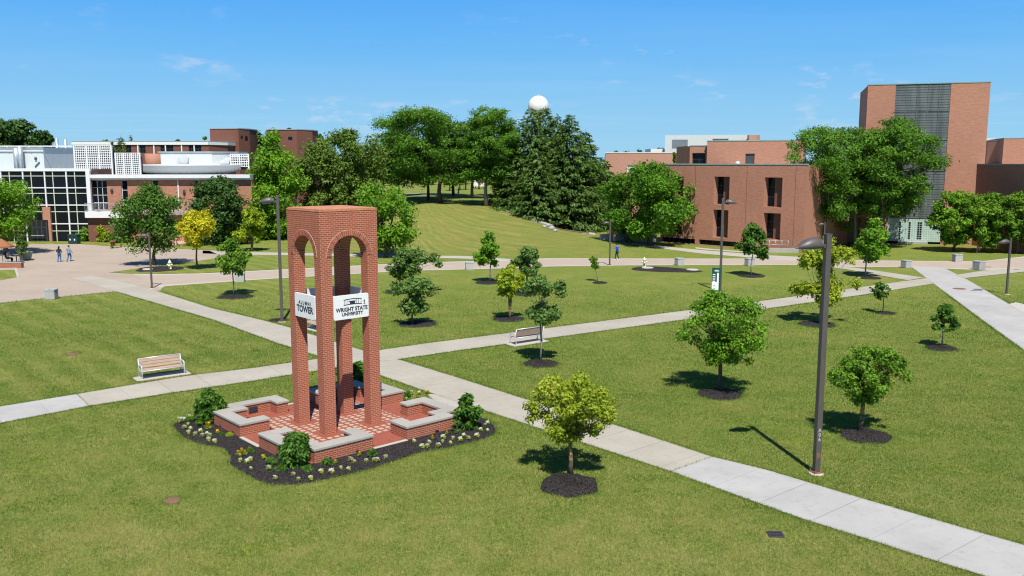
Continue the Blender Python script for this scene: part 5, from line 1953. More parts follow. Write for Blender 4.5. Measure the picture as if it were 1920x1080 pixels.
SG = 'glossy shrubs in the bed round the tower'
shrub('broadleaf_shrub', 'tall glossy shrub at the left corner of the tower bed', (392, 797), (362, 424, 728, 800), 'rhodo', 34, 2600, .26, 61, 'oval', SG)
shrub('broadleaf_shrub', 'broad glossy shrub at the near corner of the tower bed', (557, 877), (521, 592, 806, 886), 'rhodo', 38, 3200, .26, 62, 'oval', SG)
shrub('broadleaf_shrub', 'glossy shrub with pale tips at the right corner of the tower bed', (876, 806), (850, 904, 735, 812), 'rhodo', 34, 2800, .24, 63, 'oval', SG)
shrub('broadleaf_shrub', 'shaded glossy shrub behind the tower legs', (672, 719), (652, 694, 676, 722), 'rhodo', 24, 1500, .26, 64, 'oval', SG)
LS = 'low plants in the bed round the tower'
for k, (x, y, hw, h, lab) in enumerate((
        (379, 800, 16, 26, 'low leafy clump at the foot of the left corner shrub'),
        (699, 857, 11, 12, 'low green tuft by the right end of the nearest seat wall'),
        (882, 810, 17, 22, 'grassy low clump at the foot of the right corner shrub'),
        (856, 812, 12, 20, 'small leafy clump between right seat wall and corner shrub'),
        (507, 874, 11, 14, 'low leafy clump just left of the near corner shrub'),
        (612, 876, 12, 13, 'low leafy clump just right of the near corner shrub'),
        (527, 888, 16, 14, 'low leafy clump in front of the near corner shrub, left'),
        (578, 890, 15, 15, 'low leafy clump in front of the near corner shrub, right'),
        (469, 851, 8, 8, 'small green clump right of the big orange flower clump'),
        (357, 793, 9, 8, 'small light green clump among the left white flowers'),
        (431, 824, 7, 6, 'pale leafy rosette in the left arm of the bed'),
        (418, 822, 5, 5, 'tiny green rosette left of the pale one'),
        (765, 746, 8, 9, 'small green clump in the bed behind the right seat wall'),
        (634, 703, 8, 22, 'light green shrub seen between the tower legs'),)):
    shrub('low_plant', lab, (x, y), (x - hw, x + hw, y - h - 4, y), 'rhodo' if k != 10 else 'lime', 10, 380, .15, 70 + k, 'dome', LS)
WG = 'shrubs along the glazed building'
shrub('border_shrub', 'bright green rounded shrub behind the dark green litter bin', (155, 452), (136, 178, 419, 452), 'bright', 26, 2600, .3, 90, 'round', WG, aspect=.5)
shrub('border_shrub', 'airy light green shrub right of the glass wall corner', (197, 454), (178, 216, 420, 452), 'lime', 22, 1300, .3, 91, 'round', WG, aspect=.5)
shrub('border_shrub', 'reddish-tipped shrub half hidden by the broad green tree', (228, 456), (208, 246, 424, 456), 'olive', 22, 1300, .3, 92, 'round', WG, aspect=.5)
shrub('border_shrub', 'dark shaded shrub below the round bright maple', (1165, 452), (1124, 1215, 405, 452), 'dark', 34, 3600, .34, 93, 'round', None, aspect=.5, Y=124)
shrub('border_shrub', 'shaded hedge plant at the foot of the brick wall by the slatted tower', (1600, 466), (1560, 1660, 456, 466), 'dark', 26, 1800, .3, 94, 'dome', None, aspect=.5, Y=118)
shrub('topiary_shrub', 'pointed yellow-green evergreen growing in the big grey pot', (42, 480), (28, 56, 439, 478), 'olive', 26, 2600, .2, 95, 'cone', None, aspect=.5, Y=98.5, cat='plant').location.z = .75


# ------------------------------------------------------------------ bedding flowers (one of each built, then copied)
def flower(name, label, leafm, petal, cat, group, seed, big=False):
    rng = np.random.default_rng(seed)
    t = thing(name, label, cat, (0, 0, 0), 0, group)
    n = 34
    a = rng.uniform(0, 6.283, n)
    r = rng.uniform(.02, .15, n)
    pos = np.stack([r * np.cos(a), r * np.sin(a), rng.uniform(.03, .14, n)], -1)
    nr = unit(np.stack([np.cos(a) * .4, np.sin(a) * .4, np.ones(n)], -1) + rng.normal(0, .3, (n, 3)))
    quad_cloud('foliage', leaf_quads(rng, pos, nr, .12, .5), rng.uniform(.3, 1, n), M['leaf_' + leafm], t)
    n = 30
    h = rng.uniform(0, 6.283, n)
    r = rng.uniform(0, .13 if petal == 'petal' else .075, n)
    pos = np.stack([r * np.cos(h), r * np.sin(h), rng.uniform(.14, .24 if petal == 'petal' else .28, n)], -1)
    nr = unit(rng.normal(0, .5, (n, 3)) + np.array([0, -.5, .9]))
    quad_cloud('blossom', leaf_quads(rng, pos, nr, .095, .85), rng.uniform(0, 1, n), M[petal], t)
    return t


z3 = lambda a, b: (320 + a / 4.909, 700 + b / 4.909)
z4 = lambda a, b: (620 + a / 4.909, 700 + b / 4.909)
wf = [z3(*p) for p in ((85, 455), (112, 430), (125, 440), (160, 475), (175, 405), (215, 420), (125, 510), (185, 525), (165, 555), (225, 570), (275, 545), (290, 585), (335, 565), (355, 585), (350, 620), (405, 638), (640, 812), (735, 800), (705, 830), (740, 888), (900, 888), (965, 978), (1130, 943), (1175, 988), (1290, 978), (1385, 918), (1480, 918))]
wf += [z4(*p) for p in ((770, 642), (840, 688), (885, 688), (910, 652), (985, 678), (1000, 672), (1035, 602), (1030, 635), (1105, 655), (1125, 606), (1195, 625), (1225, 586), (1270, 610), (1345, 588), (1380, 530), (1445, 538), (1445, 470), (1420, 482), (15, 922), (95, 878), (165, 892), (185, 808), (215, 828), (325, 822), (400, 812), (425, 815), (505, 782), (682, 185), (742, 190), (815, 190), (695, 245))]
of = [z3(*p) for p in ((345, 510), (432, 556), (620, 748), (655, 728), (685, 748), (640, 765), (855, 788), (1520, 828))] + [z4(*p) for p in ((265, 760), (1070, 562), (935, 602), (40, 830), (895, 185), (795, 215), (1195, 628))] + [(585.5, 701)]
w0 = flower('white_flower', 'low white bedding flower in the dark mulch round the tower', 'lime', 'petal', 'flower', 'white bedding flowers', 5)
o0 = flower('orange_flower', 'low orange bedding flower in the dark mulch round the tower', 'mid', 'petal_o', 'flower', 'orange bedding flowers', 6)
rf = random.Random(3)
for lst, src in ((wf, w0), (of, o0)):
    for k, p in enumerate(lst):
        P = G(p[0], p[1], .05)
        s = rf.uniform(.42, .72)
        if k == 0:
            src.location = P
            src.rotation_euler = (0, 0, rf.uniform(0, 6))
        else:
            dup(src, P, rf.uniform(0, 6), None, None, s)
# ------------------------------------------------------------------ lamp posts
def lamp(px, top, label, rz, w=.2, head=1.15, foot=True, group='lamp posts', Y=None, mark=None):
    B = G(*px) if Y is None else AT(px[0], px[1], Y)
    B.z = float(hgt(B.x, B.y))
    H = ZA(top, B.y) - B.z
    t = thing('lamp_post', label, 'lamp post', B, rz, group)
    mb = MB()
    mb.box(-w / 2, w / 2, -w / 2, w / 2, .06, H)
    mb.box(-w / 2 - .01, w / 2 + .01, -w / 2 - .01, w / 2 + .01, H + .001, H + .03)
    pole = mb.build('pole', M['bronze'], t, bevel=.015)
    mb = MB()
    zc = H - .38 * head
    mb.bar((-w / 2, 0, zc), (-w / 2 - .22 * head, 0, zc), .12 * head, .12 * head)
    mb.build('arm', M['bronze'], t)
    mb = MB()                       # long domed head, flat underneath, pointed towards its tip
    x0, x1 = -w / 2 - .14 * head, -w / 2 - .14 * head - head
    ns, nr = 12, 9
    vs, fs = [], []
    for i in range(ns + 1):
        u = i / ns
        x = x0 + (x1 - x0) * u
        hw = .235 * head * (1 - max(0, (u - .45) / .55) ** 2.2) * (.62 + .38 * min(1, u / .2)) + .01
        hh = .36 * head * (1 - max(0, (u - .25) / .75) ** 2) * (.75 + .25 * min(1, u / .2)) + .02
        for k in range(nr):
            a = math.pi * k / (nr - 1)
            vs.append((x, hw * math.cos(a), zc - .07 * head + hh * math.sin(a) ** .8))
    for i in range(ns):
        for k in range(nr - 1):
            fs.append((i * nr + k, i * nr + k + 1, (i + 1) * nr + k + 1, (i + 1) * nr + k))
        fs.append((i * nr, (i + 1) * nr, (i + 1) * nr + nr - 1, i * nr + nr - 1))
    fs += [tuple(range(nr)), tuple(range(ns * nr, (ns + 1) * nr))[::-1]]
    mb.add(vs, fs, 0, True)
    hd = mb.build('lamp_head', M['bronze'], t)
    mb = MB()
    mb.box(x0 + (x1 - x0) * .75, x0 + (x1 - x0) * .2, -.15 * head, .15 * head, zc - .11 * head, zc - .069 * head)
    mb.build('lens', M['lens'], hd)
    if foot:
        mb = MB()
        mb.lathe([(.27, -.05), (.27, .03), (.25, .055)], n=14)
        mb.build('footing', M['kerb'], t)
        mb = MB()
        mb.box(-w / 2 - .08, w / 2 + .08, -w / 2 - .08, w / 2 + .08, .056, .085)
        for a, b in ((-1, -1), (-1, 1), (1, -1), (1, 1)):
            mb.tube([(a * (w / 2 + .045), b * (w / 2 + .045), .07), (a * (w / 2 + .045), b * (w / 2 + .045), .16)], .02, 6)
        mb.build('base_plate', M['rust'], t)
    if mark:
        mb = MB()
        mb.box(-w / 2 + .03, w / 2 - .04, -w / 2 - .004, -w / 2 - .001, .62, .80)
        mb.build('maintenance_plate', M['rust'], pole)
        for k, ch in enumerate(mark):
            text_mesh('lettering', ch, .19, M['alu'], pole, (0, -w / 2 - .004, 1.62 - .165 * k), (math.pi / 2, 0, 0), 1.0, .002)
    return t


lamp((1530, 888), 440, 'tall bronze lamp post close to the lens on the right lawn, numbered A06', math.radians(14), .205, 1.0, True, mark='A06')
lamp((529, 604), 367, 'tall bronze lamp post left of the brick arch tower', math.radians(10), .2, 1.05)
ell_bed(522, 603, 17)
lamp((1350, 547), 372, 'tall bronze lamp post with its head to the right, beside the green pylon sign', math.radians(172), .2, .95)
lamp((285, 541), 437, 'short lamp post at the edge of the paved plaza, before the broad green tree', math.radians(8), .15, .75)
lamp((1143, 498), 414, 'short lamp post on the brick walk close to the person in blue', math.radians(4), .15, .7)
lamp((1887, 552), 447, 'short lamp post near the right edge of the picture', math.radians(4), .15, .85)
lamp((742, 478), 420, 'far short lamp post before the mound, beside the green tree behind the tower', math.radians(3), .15, .8, False, Y=106)
lamp((1544, 472), 417, 'far short lamp post under the open locust tree by the brick hall', math.radians(3), .15, .7, False, Y=109)


# ------------------------------------------------------------------ benches
def make_bench(label):
    t = thing('park_bench', label, 'bench', (0, 0, 0), 0, 'slatted park benches')
    L = 2.05
    mb = MB()
    for k, (y, z) in enumerate(((-.24, .445), (-.08, .44), (.08, .435))):
        mb.box(-L / 2, L / 2, y - .072, y + .072, z - .02, z + .02)
    mb.build('seat', M['wood'], t, bevel=.008)
    mb = MB()
    for k in range(3):
        z = .56 + k * .15
        y = .20 + k * .045
        mb.bar((-L / 2, y, z), (L / 2, y, z), .04, .135, up=(0, .28, 1))
    mb.build('backrest', M['wood'], t, bevel=.008)
    for sx in (-1, 1):
        x = sx * (L / 2 + .03)
        mb = MB()
        mb.tube([(x, -.34, 0), (x, -.33, .40), (x, -.33, .62), (x, -.27, .665), (x, .12, .665), (x, .2, .66)], .03, 8)
        mb.tube([(x, .34, 0), (x, .18, .42), (x, .33, .96)], .03, 8)
        mb.tube([(x, -.33, .40), (x, .18, .40)], .028, 8)
        fr = mb.build('arm_frame', M['alu'], t)
        mb = MB()
        for y in (-.34, .34):
            mb.box(x - .06, x + .06, y - .06, y + .06, 0, .02)
        mb.build('foot_plate', M['alu'], fr)
    mb = MB()
    mb.tube([(-L / 2, -.33, .405), (L / 2, -.33, .405)], .026, 8)
    mb.tube([(-L / 2, .19, .40), (L / 2, .19, .40)], .026, 8)
    mb.tube([(-L / 2, .335, .955), (L / 2, .335, .955)], .024, 8)
    mb.build('rail', M['alu'], t)
    return t


def pad(c, rz, L=2.75, D=.95, brickedge=True):
    mb = MB()
    mb.box(-L / 2, L / 2, -D / 2, D / 2, -.02, .035)
    o = mb.build('bench_pad', M['kerb'], bevel=.006)
    o.location = (c.x, c.y, 0)
    o.rotation_euler = (0, 0, rz)
    tag(o, kind='structure')
    q = Matrix.Rotation(rz, 2)
    MASK.append(np.array([Vector((c.x, c.y)) + q @ Vector(k) for k in ((-L / 2, -D / 2 - .15), (L / 2, -D / 2 - .15), (L / 2, D / 2), (-L / 2, D / 2))]))


b0 = make_bench('slatted bench facing the lens on the left lawn, with pinkish wooden slats')
a, b = G(268, 713), G(346, 702)
rz = math.atan2(b.y - a.y, b.x - a.x)
c = (a + b) / 2 + Vector((-math.sin(rz), math.cos(rz), 0)) * .35
b0.location = (c.x, c.y, .035)
b0.rotation_euler = (0, 0, rz)
pad(c, rz)
mb = MB()
for x0, x1 in ((-1.25, -.15), (.1, 1.3)):
    mb.box(x0, x1, -.62, -.52, 0, .03)
o = mb.build('brick_edging', M['pinkwalk'])
o.location = (c.x, c.y, 0)
o.rotation_euler = (0, 0, rz)
tag(o, kind='structure')
a, b = G(963, 649.5), G(1026, 640)
rz = math.atan2(b.y - a.y, b.x - a.x)
c = (a + b) / 2 + Vector((-math.sin(rz), math.cos(rz), 0)) * .36
dup(b0, (c.x, c.y, .035), rz + math.pi, 'slatted bench seen from its back, beside the slim blue-green tree')
pad(c, rz)
c = G(588, 621)
rz = math.radians(-46)
c = c + Vector((.15, .5, 0))
dup(b0, (c.x, c.y, .035), rz, 'slatted bench glimpsed between the left legs of the arch tower')
pad(c, rz)


# ------------------------------------------------------------------ concrete litter bins
def make_bin(label):
    t = thing('concrete_bin', label, 'litter bin', (0, 0, 0), 0, 'square concrete litter bins')
    mb = MB()
    s = .38
    mb.prism([(-s, -s), (s, -s), (s, s), (-s, s)], 0, .72)
    for k in range(7):
        x = -s + .055 + k * (2 * s - .11) / 6
        for q in range(4):
            mb.T = Matrix.Rotation(q * math.pi / 2, 4, 'Z')
            mb.box(x - .028, x + .028, -s - .022, -s + .002, .05, .66)
    mb.T = Matrix.Identity(4)
    mb.build('body', M['binconc'], t)
    mb = MB()
    r = .41
    for x0, x1, y0, y1 in ((-r, r, -r, -.22), (-r, r, .22, r), (-r, -.22, -.22, .22), (.22, r, -.22, .22)):
        mb.box(x0, x1, y0, y1, .721, .80)
    mb.build('rim', M['binconc'], t)
    mb = MB()
    mb.box(-.22, .22, -.22, .22, .725, .74)
    mb.build('opening', M['black'], t)
    return t


binl = [((92, 562), 4, 1.0, 'concrete litter bin standing on the lawn edge by the paved plaza, far left'),
        ((448, 529.5), 10, 1.0, 'concrete litter bin on the brick walk behind a young green tree, left of the tower'),
        ((880, 506.5), 8, 1.0, 'concrete litter bin on the brick walk below the mound, left of the pointed young tree'),
        ((1275, 498.5), 20, 1.0, 'concrete litter bin on the brick walk above the long mulch strip'),
        ((1407, 499), 20, 1.0, 'concrete litter bin on the brick walk hidden behind a thin pale stem'),
        ((1702, 503), 20, 1.0, 'concrete litter bin at the left corner where the big walk starts'),
        ((1798, 491.5), 2, 1.05, 'tan concrete litter bin on the far side of the brick walk, right'),
        ((1839, 507), 22, 1.15, 'white concrete litter bin on the small grass triangle, right')]
bn = None
for px, rz, s, lab in binl:
    P = G(*px) + Vector((0, .4, .012))
    if bn is None:
        bn = make_bin(lab)
        bn.location = P
        bn.rotation_euler = (0, 0, math.radians(rz))
    else:
        dup(bn, P, math.radians(rz), lab, None, s)


# ------------------------------------------------------------------ hydrants, signs and small ground furniture
def hydrant(px, label):
    P = G(*px)
    t = thing('fire_hydrant', label, 'hydrant', P, 0, 'pale yellow hydrants')
    MB().lathe([(.19, 0), (.19, .06), (.13, .08), (.125, .62), (.16, .64), (.16, .70), (.13, .72)], n=16).build('barrel', M['hydrant'], t)
    MB().lathe([(.13, .721), (.12, .80), (.07, .87), (.03, .90), (.03, .95)], n=16).build('bonnet', M['hydrant'], t)
    for d in (-1, 1):
        MB().tube([(d * .1, 0, .5), (d * .25, 0, .5)], .07, 10).build('outlet', M['hydrant'], t)
    MB().tube([(0, -.1, .42), (0, -.27, .42)], .09, 12).build('pumper_outlet', M['hydrant'], t)
    t.scale = (1.15,) * 3


hydrant((1208, 501), 'pale yellow hydrant at the left end of the long mulch strip')
hydrant((319, 506.5), 'pale yellow hydrant in the mulch by the paved plaza')
mulch = [(1184, 504), (1200, 500.5), (1230, 500.5), (1290, 505), (1317, 509), (1300, 511), (1240, 510), (1195, 507.5)]
mound_bed('mulch_strip', [G(*p) for p in mulch], .08, M['mulch'], .02)
for px, lab in (((1214, 503.8), 'flat white access cover at the left end of the long mulch strip'), ((1298, 507.5), 'flat white access cover at the right end of the long mulch strip')):
    P = G(*px)
    t = MB().lathe([(.62, .0), (.62, .14), (.56, .16)], n=20).build('access_cover', M['kerb'])
    t.location = P
    tag(t, lab, 'cover')
P = G(277, 507.5)
t = MB().lathe([(.5, .0), (.5, .2), (.44, .22)], n=14).build('access_cover', M['kerb'])
t.location = P
tag(t, 'flat white access cover in the mulch under the broad plaza tree', 'cover')

# green and white pylon sign
P = G(1342, 549)
pg = thing('pylon_sign', 'slim dark green and white pylon sign standing beside a tall lamp post', 'sign', P, math.radians(-16))
sw, sh_ = .36, 2.15
MB().box(-sw, sw, -.09, .09, 0, sh_).build('body', M['signgreen'], pg, bevel=.01)
mb = MB()
mb.box(-sw + .012, .06, -.10, -.088, .25, .95)
mb.box(.06, .22, -.10, -.088, .25, sh_ - .42)
fc = mb.build('white_panel', M['signwhite'], pg)
mb = MB()
for k in range(4):
    z = sh_ - .62 - k * .19
    mb.box(-.29, -.07, -.098, -.088, z, z + .09)
mb.build('lettering', M['signwhite'], pg)
mb = MB()
for i in range(8):
    a0, a1 = math.radians(20 + i * 18), math.radians(20 + (i + 1) * 18)
    mb.bar((.04 + .2 * math.cos(a0), -.092, sh_ - .32 + .14 * math.sin(a0)), (.04 + .2 * math.cos(a1), -.092, sh_ - .32 + .14 * math.sin(a1)), .012, .04)
mb.box(-.12, .2, -.098, -.088, sh_ - .30, sh_ - .24)
mb.build('emblem', M['signwhite'], pg)
mb = MB()
mb.ellipsoid((-.15, -.101, .62), (.05, .004, .06))
mb.build('red_dot', M['red'], fc)

# drain grate in the near lawn
P = G(1454, 1003)
gr = thing('drain_grate', 'small iron drain grate set in the near lawn beside the footpath', 'drain', P, math.radians(-4))
gr.scale = (.68, .8, 1)
mb = MB()
for x0, x1, y0, y1 in ((-.33, .33, -.25, -.21), (-.33, .33, .21, .25), (-.33, -.29, -.21, .21), (.29, .33, -.21, .21)):
    mb.box(x0, x1, y0, y1, 0, .045)
mb.build('frame', M['iron'], gr)
mb = MB()
for k in range(9):
    x = -.25 + k * .0625
    mb.box(x - .012, x + .012, -.21, .21, .012, .04)
mb.box(-.29, .29, -.015, .015, .012, .041)
mb.build('bar', M['iron'], gr)
mb = MB()
mb.box(-.29, .29, -.21, .21, .002, .010)
mb.build('pit', M['black'], gr)


def cover(px, r, m, label, z=.03):
    P = G(*px)
    t = MB().lathe([(r, 0), (r, .012), (r * .9, .016)], n=28).build('manhole_cover', M[m])
    t.location = (P.x, P.y, z)
    if z < .02:
        MASK.append(np.array([(P.x + r * math.cos(k * .5236), P.y + r * math.sin(k * .5236)) for k in range(12)]))
    tag(t, label, 'manhole cover')


cover((1799, 542), .55, 'manhole', 'round rusty manhole cover in the big walk on the right')
cover((136, 664), .36, 'manhole', 'small rusty manhole cover in the left lawn behind the bench', .0)
cover((323, 939), .28, 'manhole', 'small rusty manhole cover in the near lawn, left of the tower bed', .0)
for px, w_, lab in (((1831.5, 545.5), .5, 'dark rectangular drain slot in the big walk'), ((1851, 501), .45, 'dark drain slot beside the white bin on the grass triangle'), ((1906, 506), .3, 'small dark drain slot near the right edge')):
    P = G(*px)
    t = thing('drain_slot', lab, 'drain', (P.x, P.y, .032))
    mb = MB()
    mb.box(-w_, w_, -.14, .14, 0, .01)
    mb.build('frame', M['greymetal'], t)
    mb = MB()
    for k in range(10):
        x = -w_ + .07 + k * (2 * w_ - .14) / 9
        mb.box(x - .03, x + .03, -.1, .1, .0101, .014)
    mb.build('slot', M['black'], t)

# left corner: cafe terrace
P = G(42, 489)
t = thing('plant_pot', 'large grey-green tub holding the pointed evergreen by the cafe tables', 'planter', (P.x, P.y + .7, .012))
MB().lathe([(.48, 0), (.55, .1), (.74, .80), (.78, .86), (.78, .92), (.70, .92), (.68, .80)], n=24).build('tub', M['pot'], t)
MB().lathe([(.67, .70), (.67, .80), (.1, .86)], n=20).build('soil', M['brownmulch'], t)
P = G(210, 461)
t = thing('plant_pot', 'small terracotta pot on the plaza edge before the glazed building', 'planter', (P.x, P.y + .3, .012))
MB().lathe([(.25, 0), (.36, .52), (.40, .53), (.40, .64), (.34, .64), (.32, .56)], n=20).build('tub', M['terracotta'], t)
MB().lathe([(.33, .50), (.33, .56), (.05, .58)], n=16).build('soil', M['brownmulch'], t)
P = G(294, 466)
t = thing('plant_pot', 'terracotta pot half hidden behind the broad plaza tree', 'planter', (P.x, P.y + .3, .012))
MB().lathe([(.25, 0), (.36, .52), (.40, .53), (.40, .64), (.34, .64), (.32, .56)], n=20).build('tub', M['terracotta'], t)
MB().lathe([(.33, .50), (.33, .56), (.05, .58)], n=16).build('soil', M['brownmulch'], t)
shrub('pot_plant', 'leafy plant in the small terracotta pot', (210, 456), (201, 221, 434, 455), 'olive', 10, 420, .25, 97, 'round', None, aspect=.5, Y=P.y, cat='plant')
P = AT(0, 463, 96)
um = thing('parasol', 'rust orange canvas parasol over the cafe table at the left edge', 'parasol', (XA(-2, 96), 96, 0))
vs = [(0, 0, ZA(447, 96))] + [(1.25 * math.cos(a), 1.25 * math.sin(a), ZA(461, 96)) for a in [i * math.pi / 4 + .39 for i in range(8)]] + [(1.26 * math.cos(a), 1.26 * math.sin(a), ZA(464, 96)) for a in [i * math.pi / 4 + .39 for i in range(8)]]
mb = MB()
mb.add(vs, [(0, 1 + i, 1 + (i + 1) % 8) for i in range(8)] + [(1 + i, 9 + i, 9 + (i + 1) % 8, 1 + (i + 1) % 8) for i in range(8)])
mb.build('canopy', M['canvas'], um)
MB().tube([(0, 0, 0), (0, 0, ZA(446, 96))], .03, 8).build('pole', M['darkgrey'], um)
MB().lathe([(.3, 0), (.3, .08), (.06, .1)], n=16).build('base', M['darkgrey'], um)
tx, ty = XA(24, 97.5), 97.5
ct = thing('cafe_table', 'dark cafe table in front of the person in white and blue', 'table', (tx, ty, .012))
MB().lathe([(0, .71), (.55, .71), (.55, .75), (0, .75)], n=24).build('tabletop', M['darkgrey'], ct)
MB().lathe([(.3, 0), (.05, .06), (.05, .71)], n=12).build('pedestal', M['darkgrey'], ct)


def chair(x, y, rz, label):
    t = thing('cafe_chair', label, 'chair', (x, y, .012), rz, 'dark cafe chairs')
    MB().box(-.22, .22, -.22, .22, .43, .46).build('seat', M['darkgrey'], t)
    MB().box(-.22, .22, .2, .23, .55, .9).build('backrest', M['darkgrey'], t)
    for sx in (-.2, .2):
        for sy in (-.2, .21):
            MB().tube([(sx, sy, 0), (sx, sy, .43 if sy < 0 else .9)], .016, 6).build('leg', M['darkgrey'], t)


chair(XA(8, 97.3), 97.3, math.radians(90), 'dark cafe chair carrying the seated person at the left edge')
chair(XA(35, 97.2), 97.0, math.radians(-80), 'empty dark cafe chair right of the cafe table')
lw = thing('low_wall', 'low brick wall with pale coping in front of the cafe table', 'wall', (XA(-40, 92), 92, 0))
Lw = XA(32, 92) - XA(-40, 92)
MB().box(0, Lw, 0, .5, 0, .52).build('brick_wall', M['brick_low'], lw)
MB().box(-.02, Lw + .02, -.03, .53, .522, .62).build('coping', M['coping'], lw)
kb = thing('white_kerb', 'white kerb edging the small grass patch at the left edge', 'kerb', (0, 0, 0))
mb = MB()
k0, k1, k2 = G(-60, 508), G(29, 505), G(34, 521)
mb.bar(k0 + Vector((0, 0, .07)), k1 + Vector((0, 0, .07)), .22, .16)
mb.bar(k1 + Vector((0, 0, .069)), k2 + Vector((0, 0, .069)), .22, .155)
mb.build('kerb_stone', M['kerb'], kb)
sheet('lawn_patch', [(-60, 508), (29, 506), (33, 520), (0, 526), (-60, 536)], Z1 + .006, M['grass'])
# twin green litter bin
P = G(137, 457.5)
db = thing('twin_litter_bin', 'dark green twin litter bin on the plaza edge in front of the glass wall', 'litter bin', (P.x, P.y + .4, .012), math.radians(-14))
MB().box(-.72, .72, -.36, .36, .06, 1.10).build('body', M['green_bin'], db, bevel=.03)
MB().box(-.76, .76, -.40, .40, 1.102, 1.28).build('lid', M['green_bin'], db, bevel=.05)
mb = MB()
for x in (-.36, .36):
    mb.box(x - .2, x + .2, -.375, -.358, .84, 1.02)
mb.build('opening', M['black'], db)
mb = MB()
for x in (-.36, .36):
    mb.box(x - .09, x + .09, -.372, -.358, .46, .70)
mb.build('white_label', M['signwhite'], db)
mb = MB()
for x in (-.6, .6):
    mb.box(x - .08, x + .08, -.3, .3, 0, .06)
mb.build('foot', M['darkgrey'], db)
# pink and white pipe fitting in the lawn on the right
P = G(1835, 474)
pp = thing('wall_standpipe', 'small pink and white two-legged pipe on the lawn before the dark brick wing', 'pipe', (P.x, P.y + .2, 0), math.radians(10))
mb = MB()
mb.tube([(-.17, 0, 0), (-.16, 0, .55), (-.08, 0, .75), (.05, 0, .80)], .07, 8)
mb.tube([(.14, 0, .2), (.15, 0, .55), (.08, 0, .75)], .08, 8)
mb.build('pipe', M['pink'], pp)
MB().ellipsoid((.22, -.02, .70), (.12, .12, .10)).build('cap', M['white'], pp)
MB().ellipsoid((-.14, -.05, .08), (.11, .1, .09)).build('foot', M['white'], pp)
# van far across the lawn
vx, vy = XA(899, 232), 232.0
vz = float(hgt(vx, vy))
vn = thing('white_van', 'small white van with an orange panel, far across the lawn between trunks', 'van', (vx, vy, vz))
mb = MB()
prof = [(-1.9, .45), (1.9, .45), (1.95, 1.1), (1.35, 1.25), (.95, 1.95), (-1.85, 2.0)]
mb.add([(x, y, z) for y in (-.9, .9) for x, z in prof], [tuple(range(6)), tuple(range(6, 12))[::-1]] + [(i, 6 + i, 6 + (i + 1) % 6, (i + 1) % 6) for i in range(6)])
mb.build('body', M['white'], vn, bevel=.06)
MB().box(-.2, .5, -.92, -.903, .8, 1.7).build('side_panel', M['canvas'], vn)
MB().box(.55, 1.0, -.915, -.903, 1.25, 1.75).build('window', M['glass'], vn)
for x in (-1.2, 1.25):
    for y in (-.92, .80):
        wl_ = MB().tube([(x, y, .36), (x, y + .16, .36)], .36, 16).build('wheel', M['black'], vn)
        MB().tube([(x, y - .012, .36), (x, y - .002, .36)], .19, 12).build('rim', M['alu'], wl_)
sheet('far_path', [(0, 0), (1, 0), (1, 1)], -5, M['conc_walk'], px=False).name = 'far_path'
bpy.data.objects.remove(bpy.data.objects['far_path'])
mb = MB()
pts = []
for px in range(700, 826, 6):
    for d in (176, 183):
        P = AT(px, 369, d)
        pts.append((P.x, P.y, float(hgt(P.x, P.y)) + .05))
n = len(pts) // 2
mb.add(pts, [(2 * i, 2 * i + 2, 2 * i + 3, 2 * i + 1) for i in range(n - 1)])
tag(mb.build('far_path', M['conc_walk']), kind='structure')


# ------------------------------------------------------------------ people
def skinned(name, joints, bones, m, parent, sub=2):
    """joints: name -> ((x,y,z), radius); one continuous surface grown round the bones"""
    names = list(joints)
    me = bpy.data.meshes.new(name)
    me.from_pydata([joints[k][0] for k in names], [(names.index(a), names.index(b)) for a, b in bones], [])
    o = bpy.data.objects.new(name, me)
    COL.objects.link(o)
    sk = o.modifiers.new('skin', 'SKIN')
    for i, k in enumerate(names):
        r = joints[k][1]
        me.skin_vertices[0].data[i].radius = r if hasattr(r, '__len__') else (r, r)
        me.skin_vertices[0].data[i].use_root = (i == 0)
    sk.use_smooth_shade = True
    ss = o.modifiers.new('sub', 'SUBSURF')
    ss.levels = ss.render_levels = sub
    dg = bpy.context.evaluated_depsgraph_get()
    me2 = bpy.data.meshes.new_from_object(o.evaluated_get(dg))
    bpy.data.objects.remove(o)
    me2.name = name
    me2.materials.clear()
    me2.materials.append(m)
    return link(name, me2, parent)


SKIN = plain('skin', (.48, .28, .20), .6, var=.06)
SKIN2 = plain('tanned_skin', (.34, .18, .12), .6, var=.06)


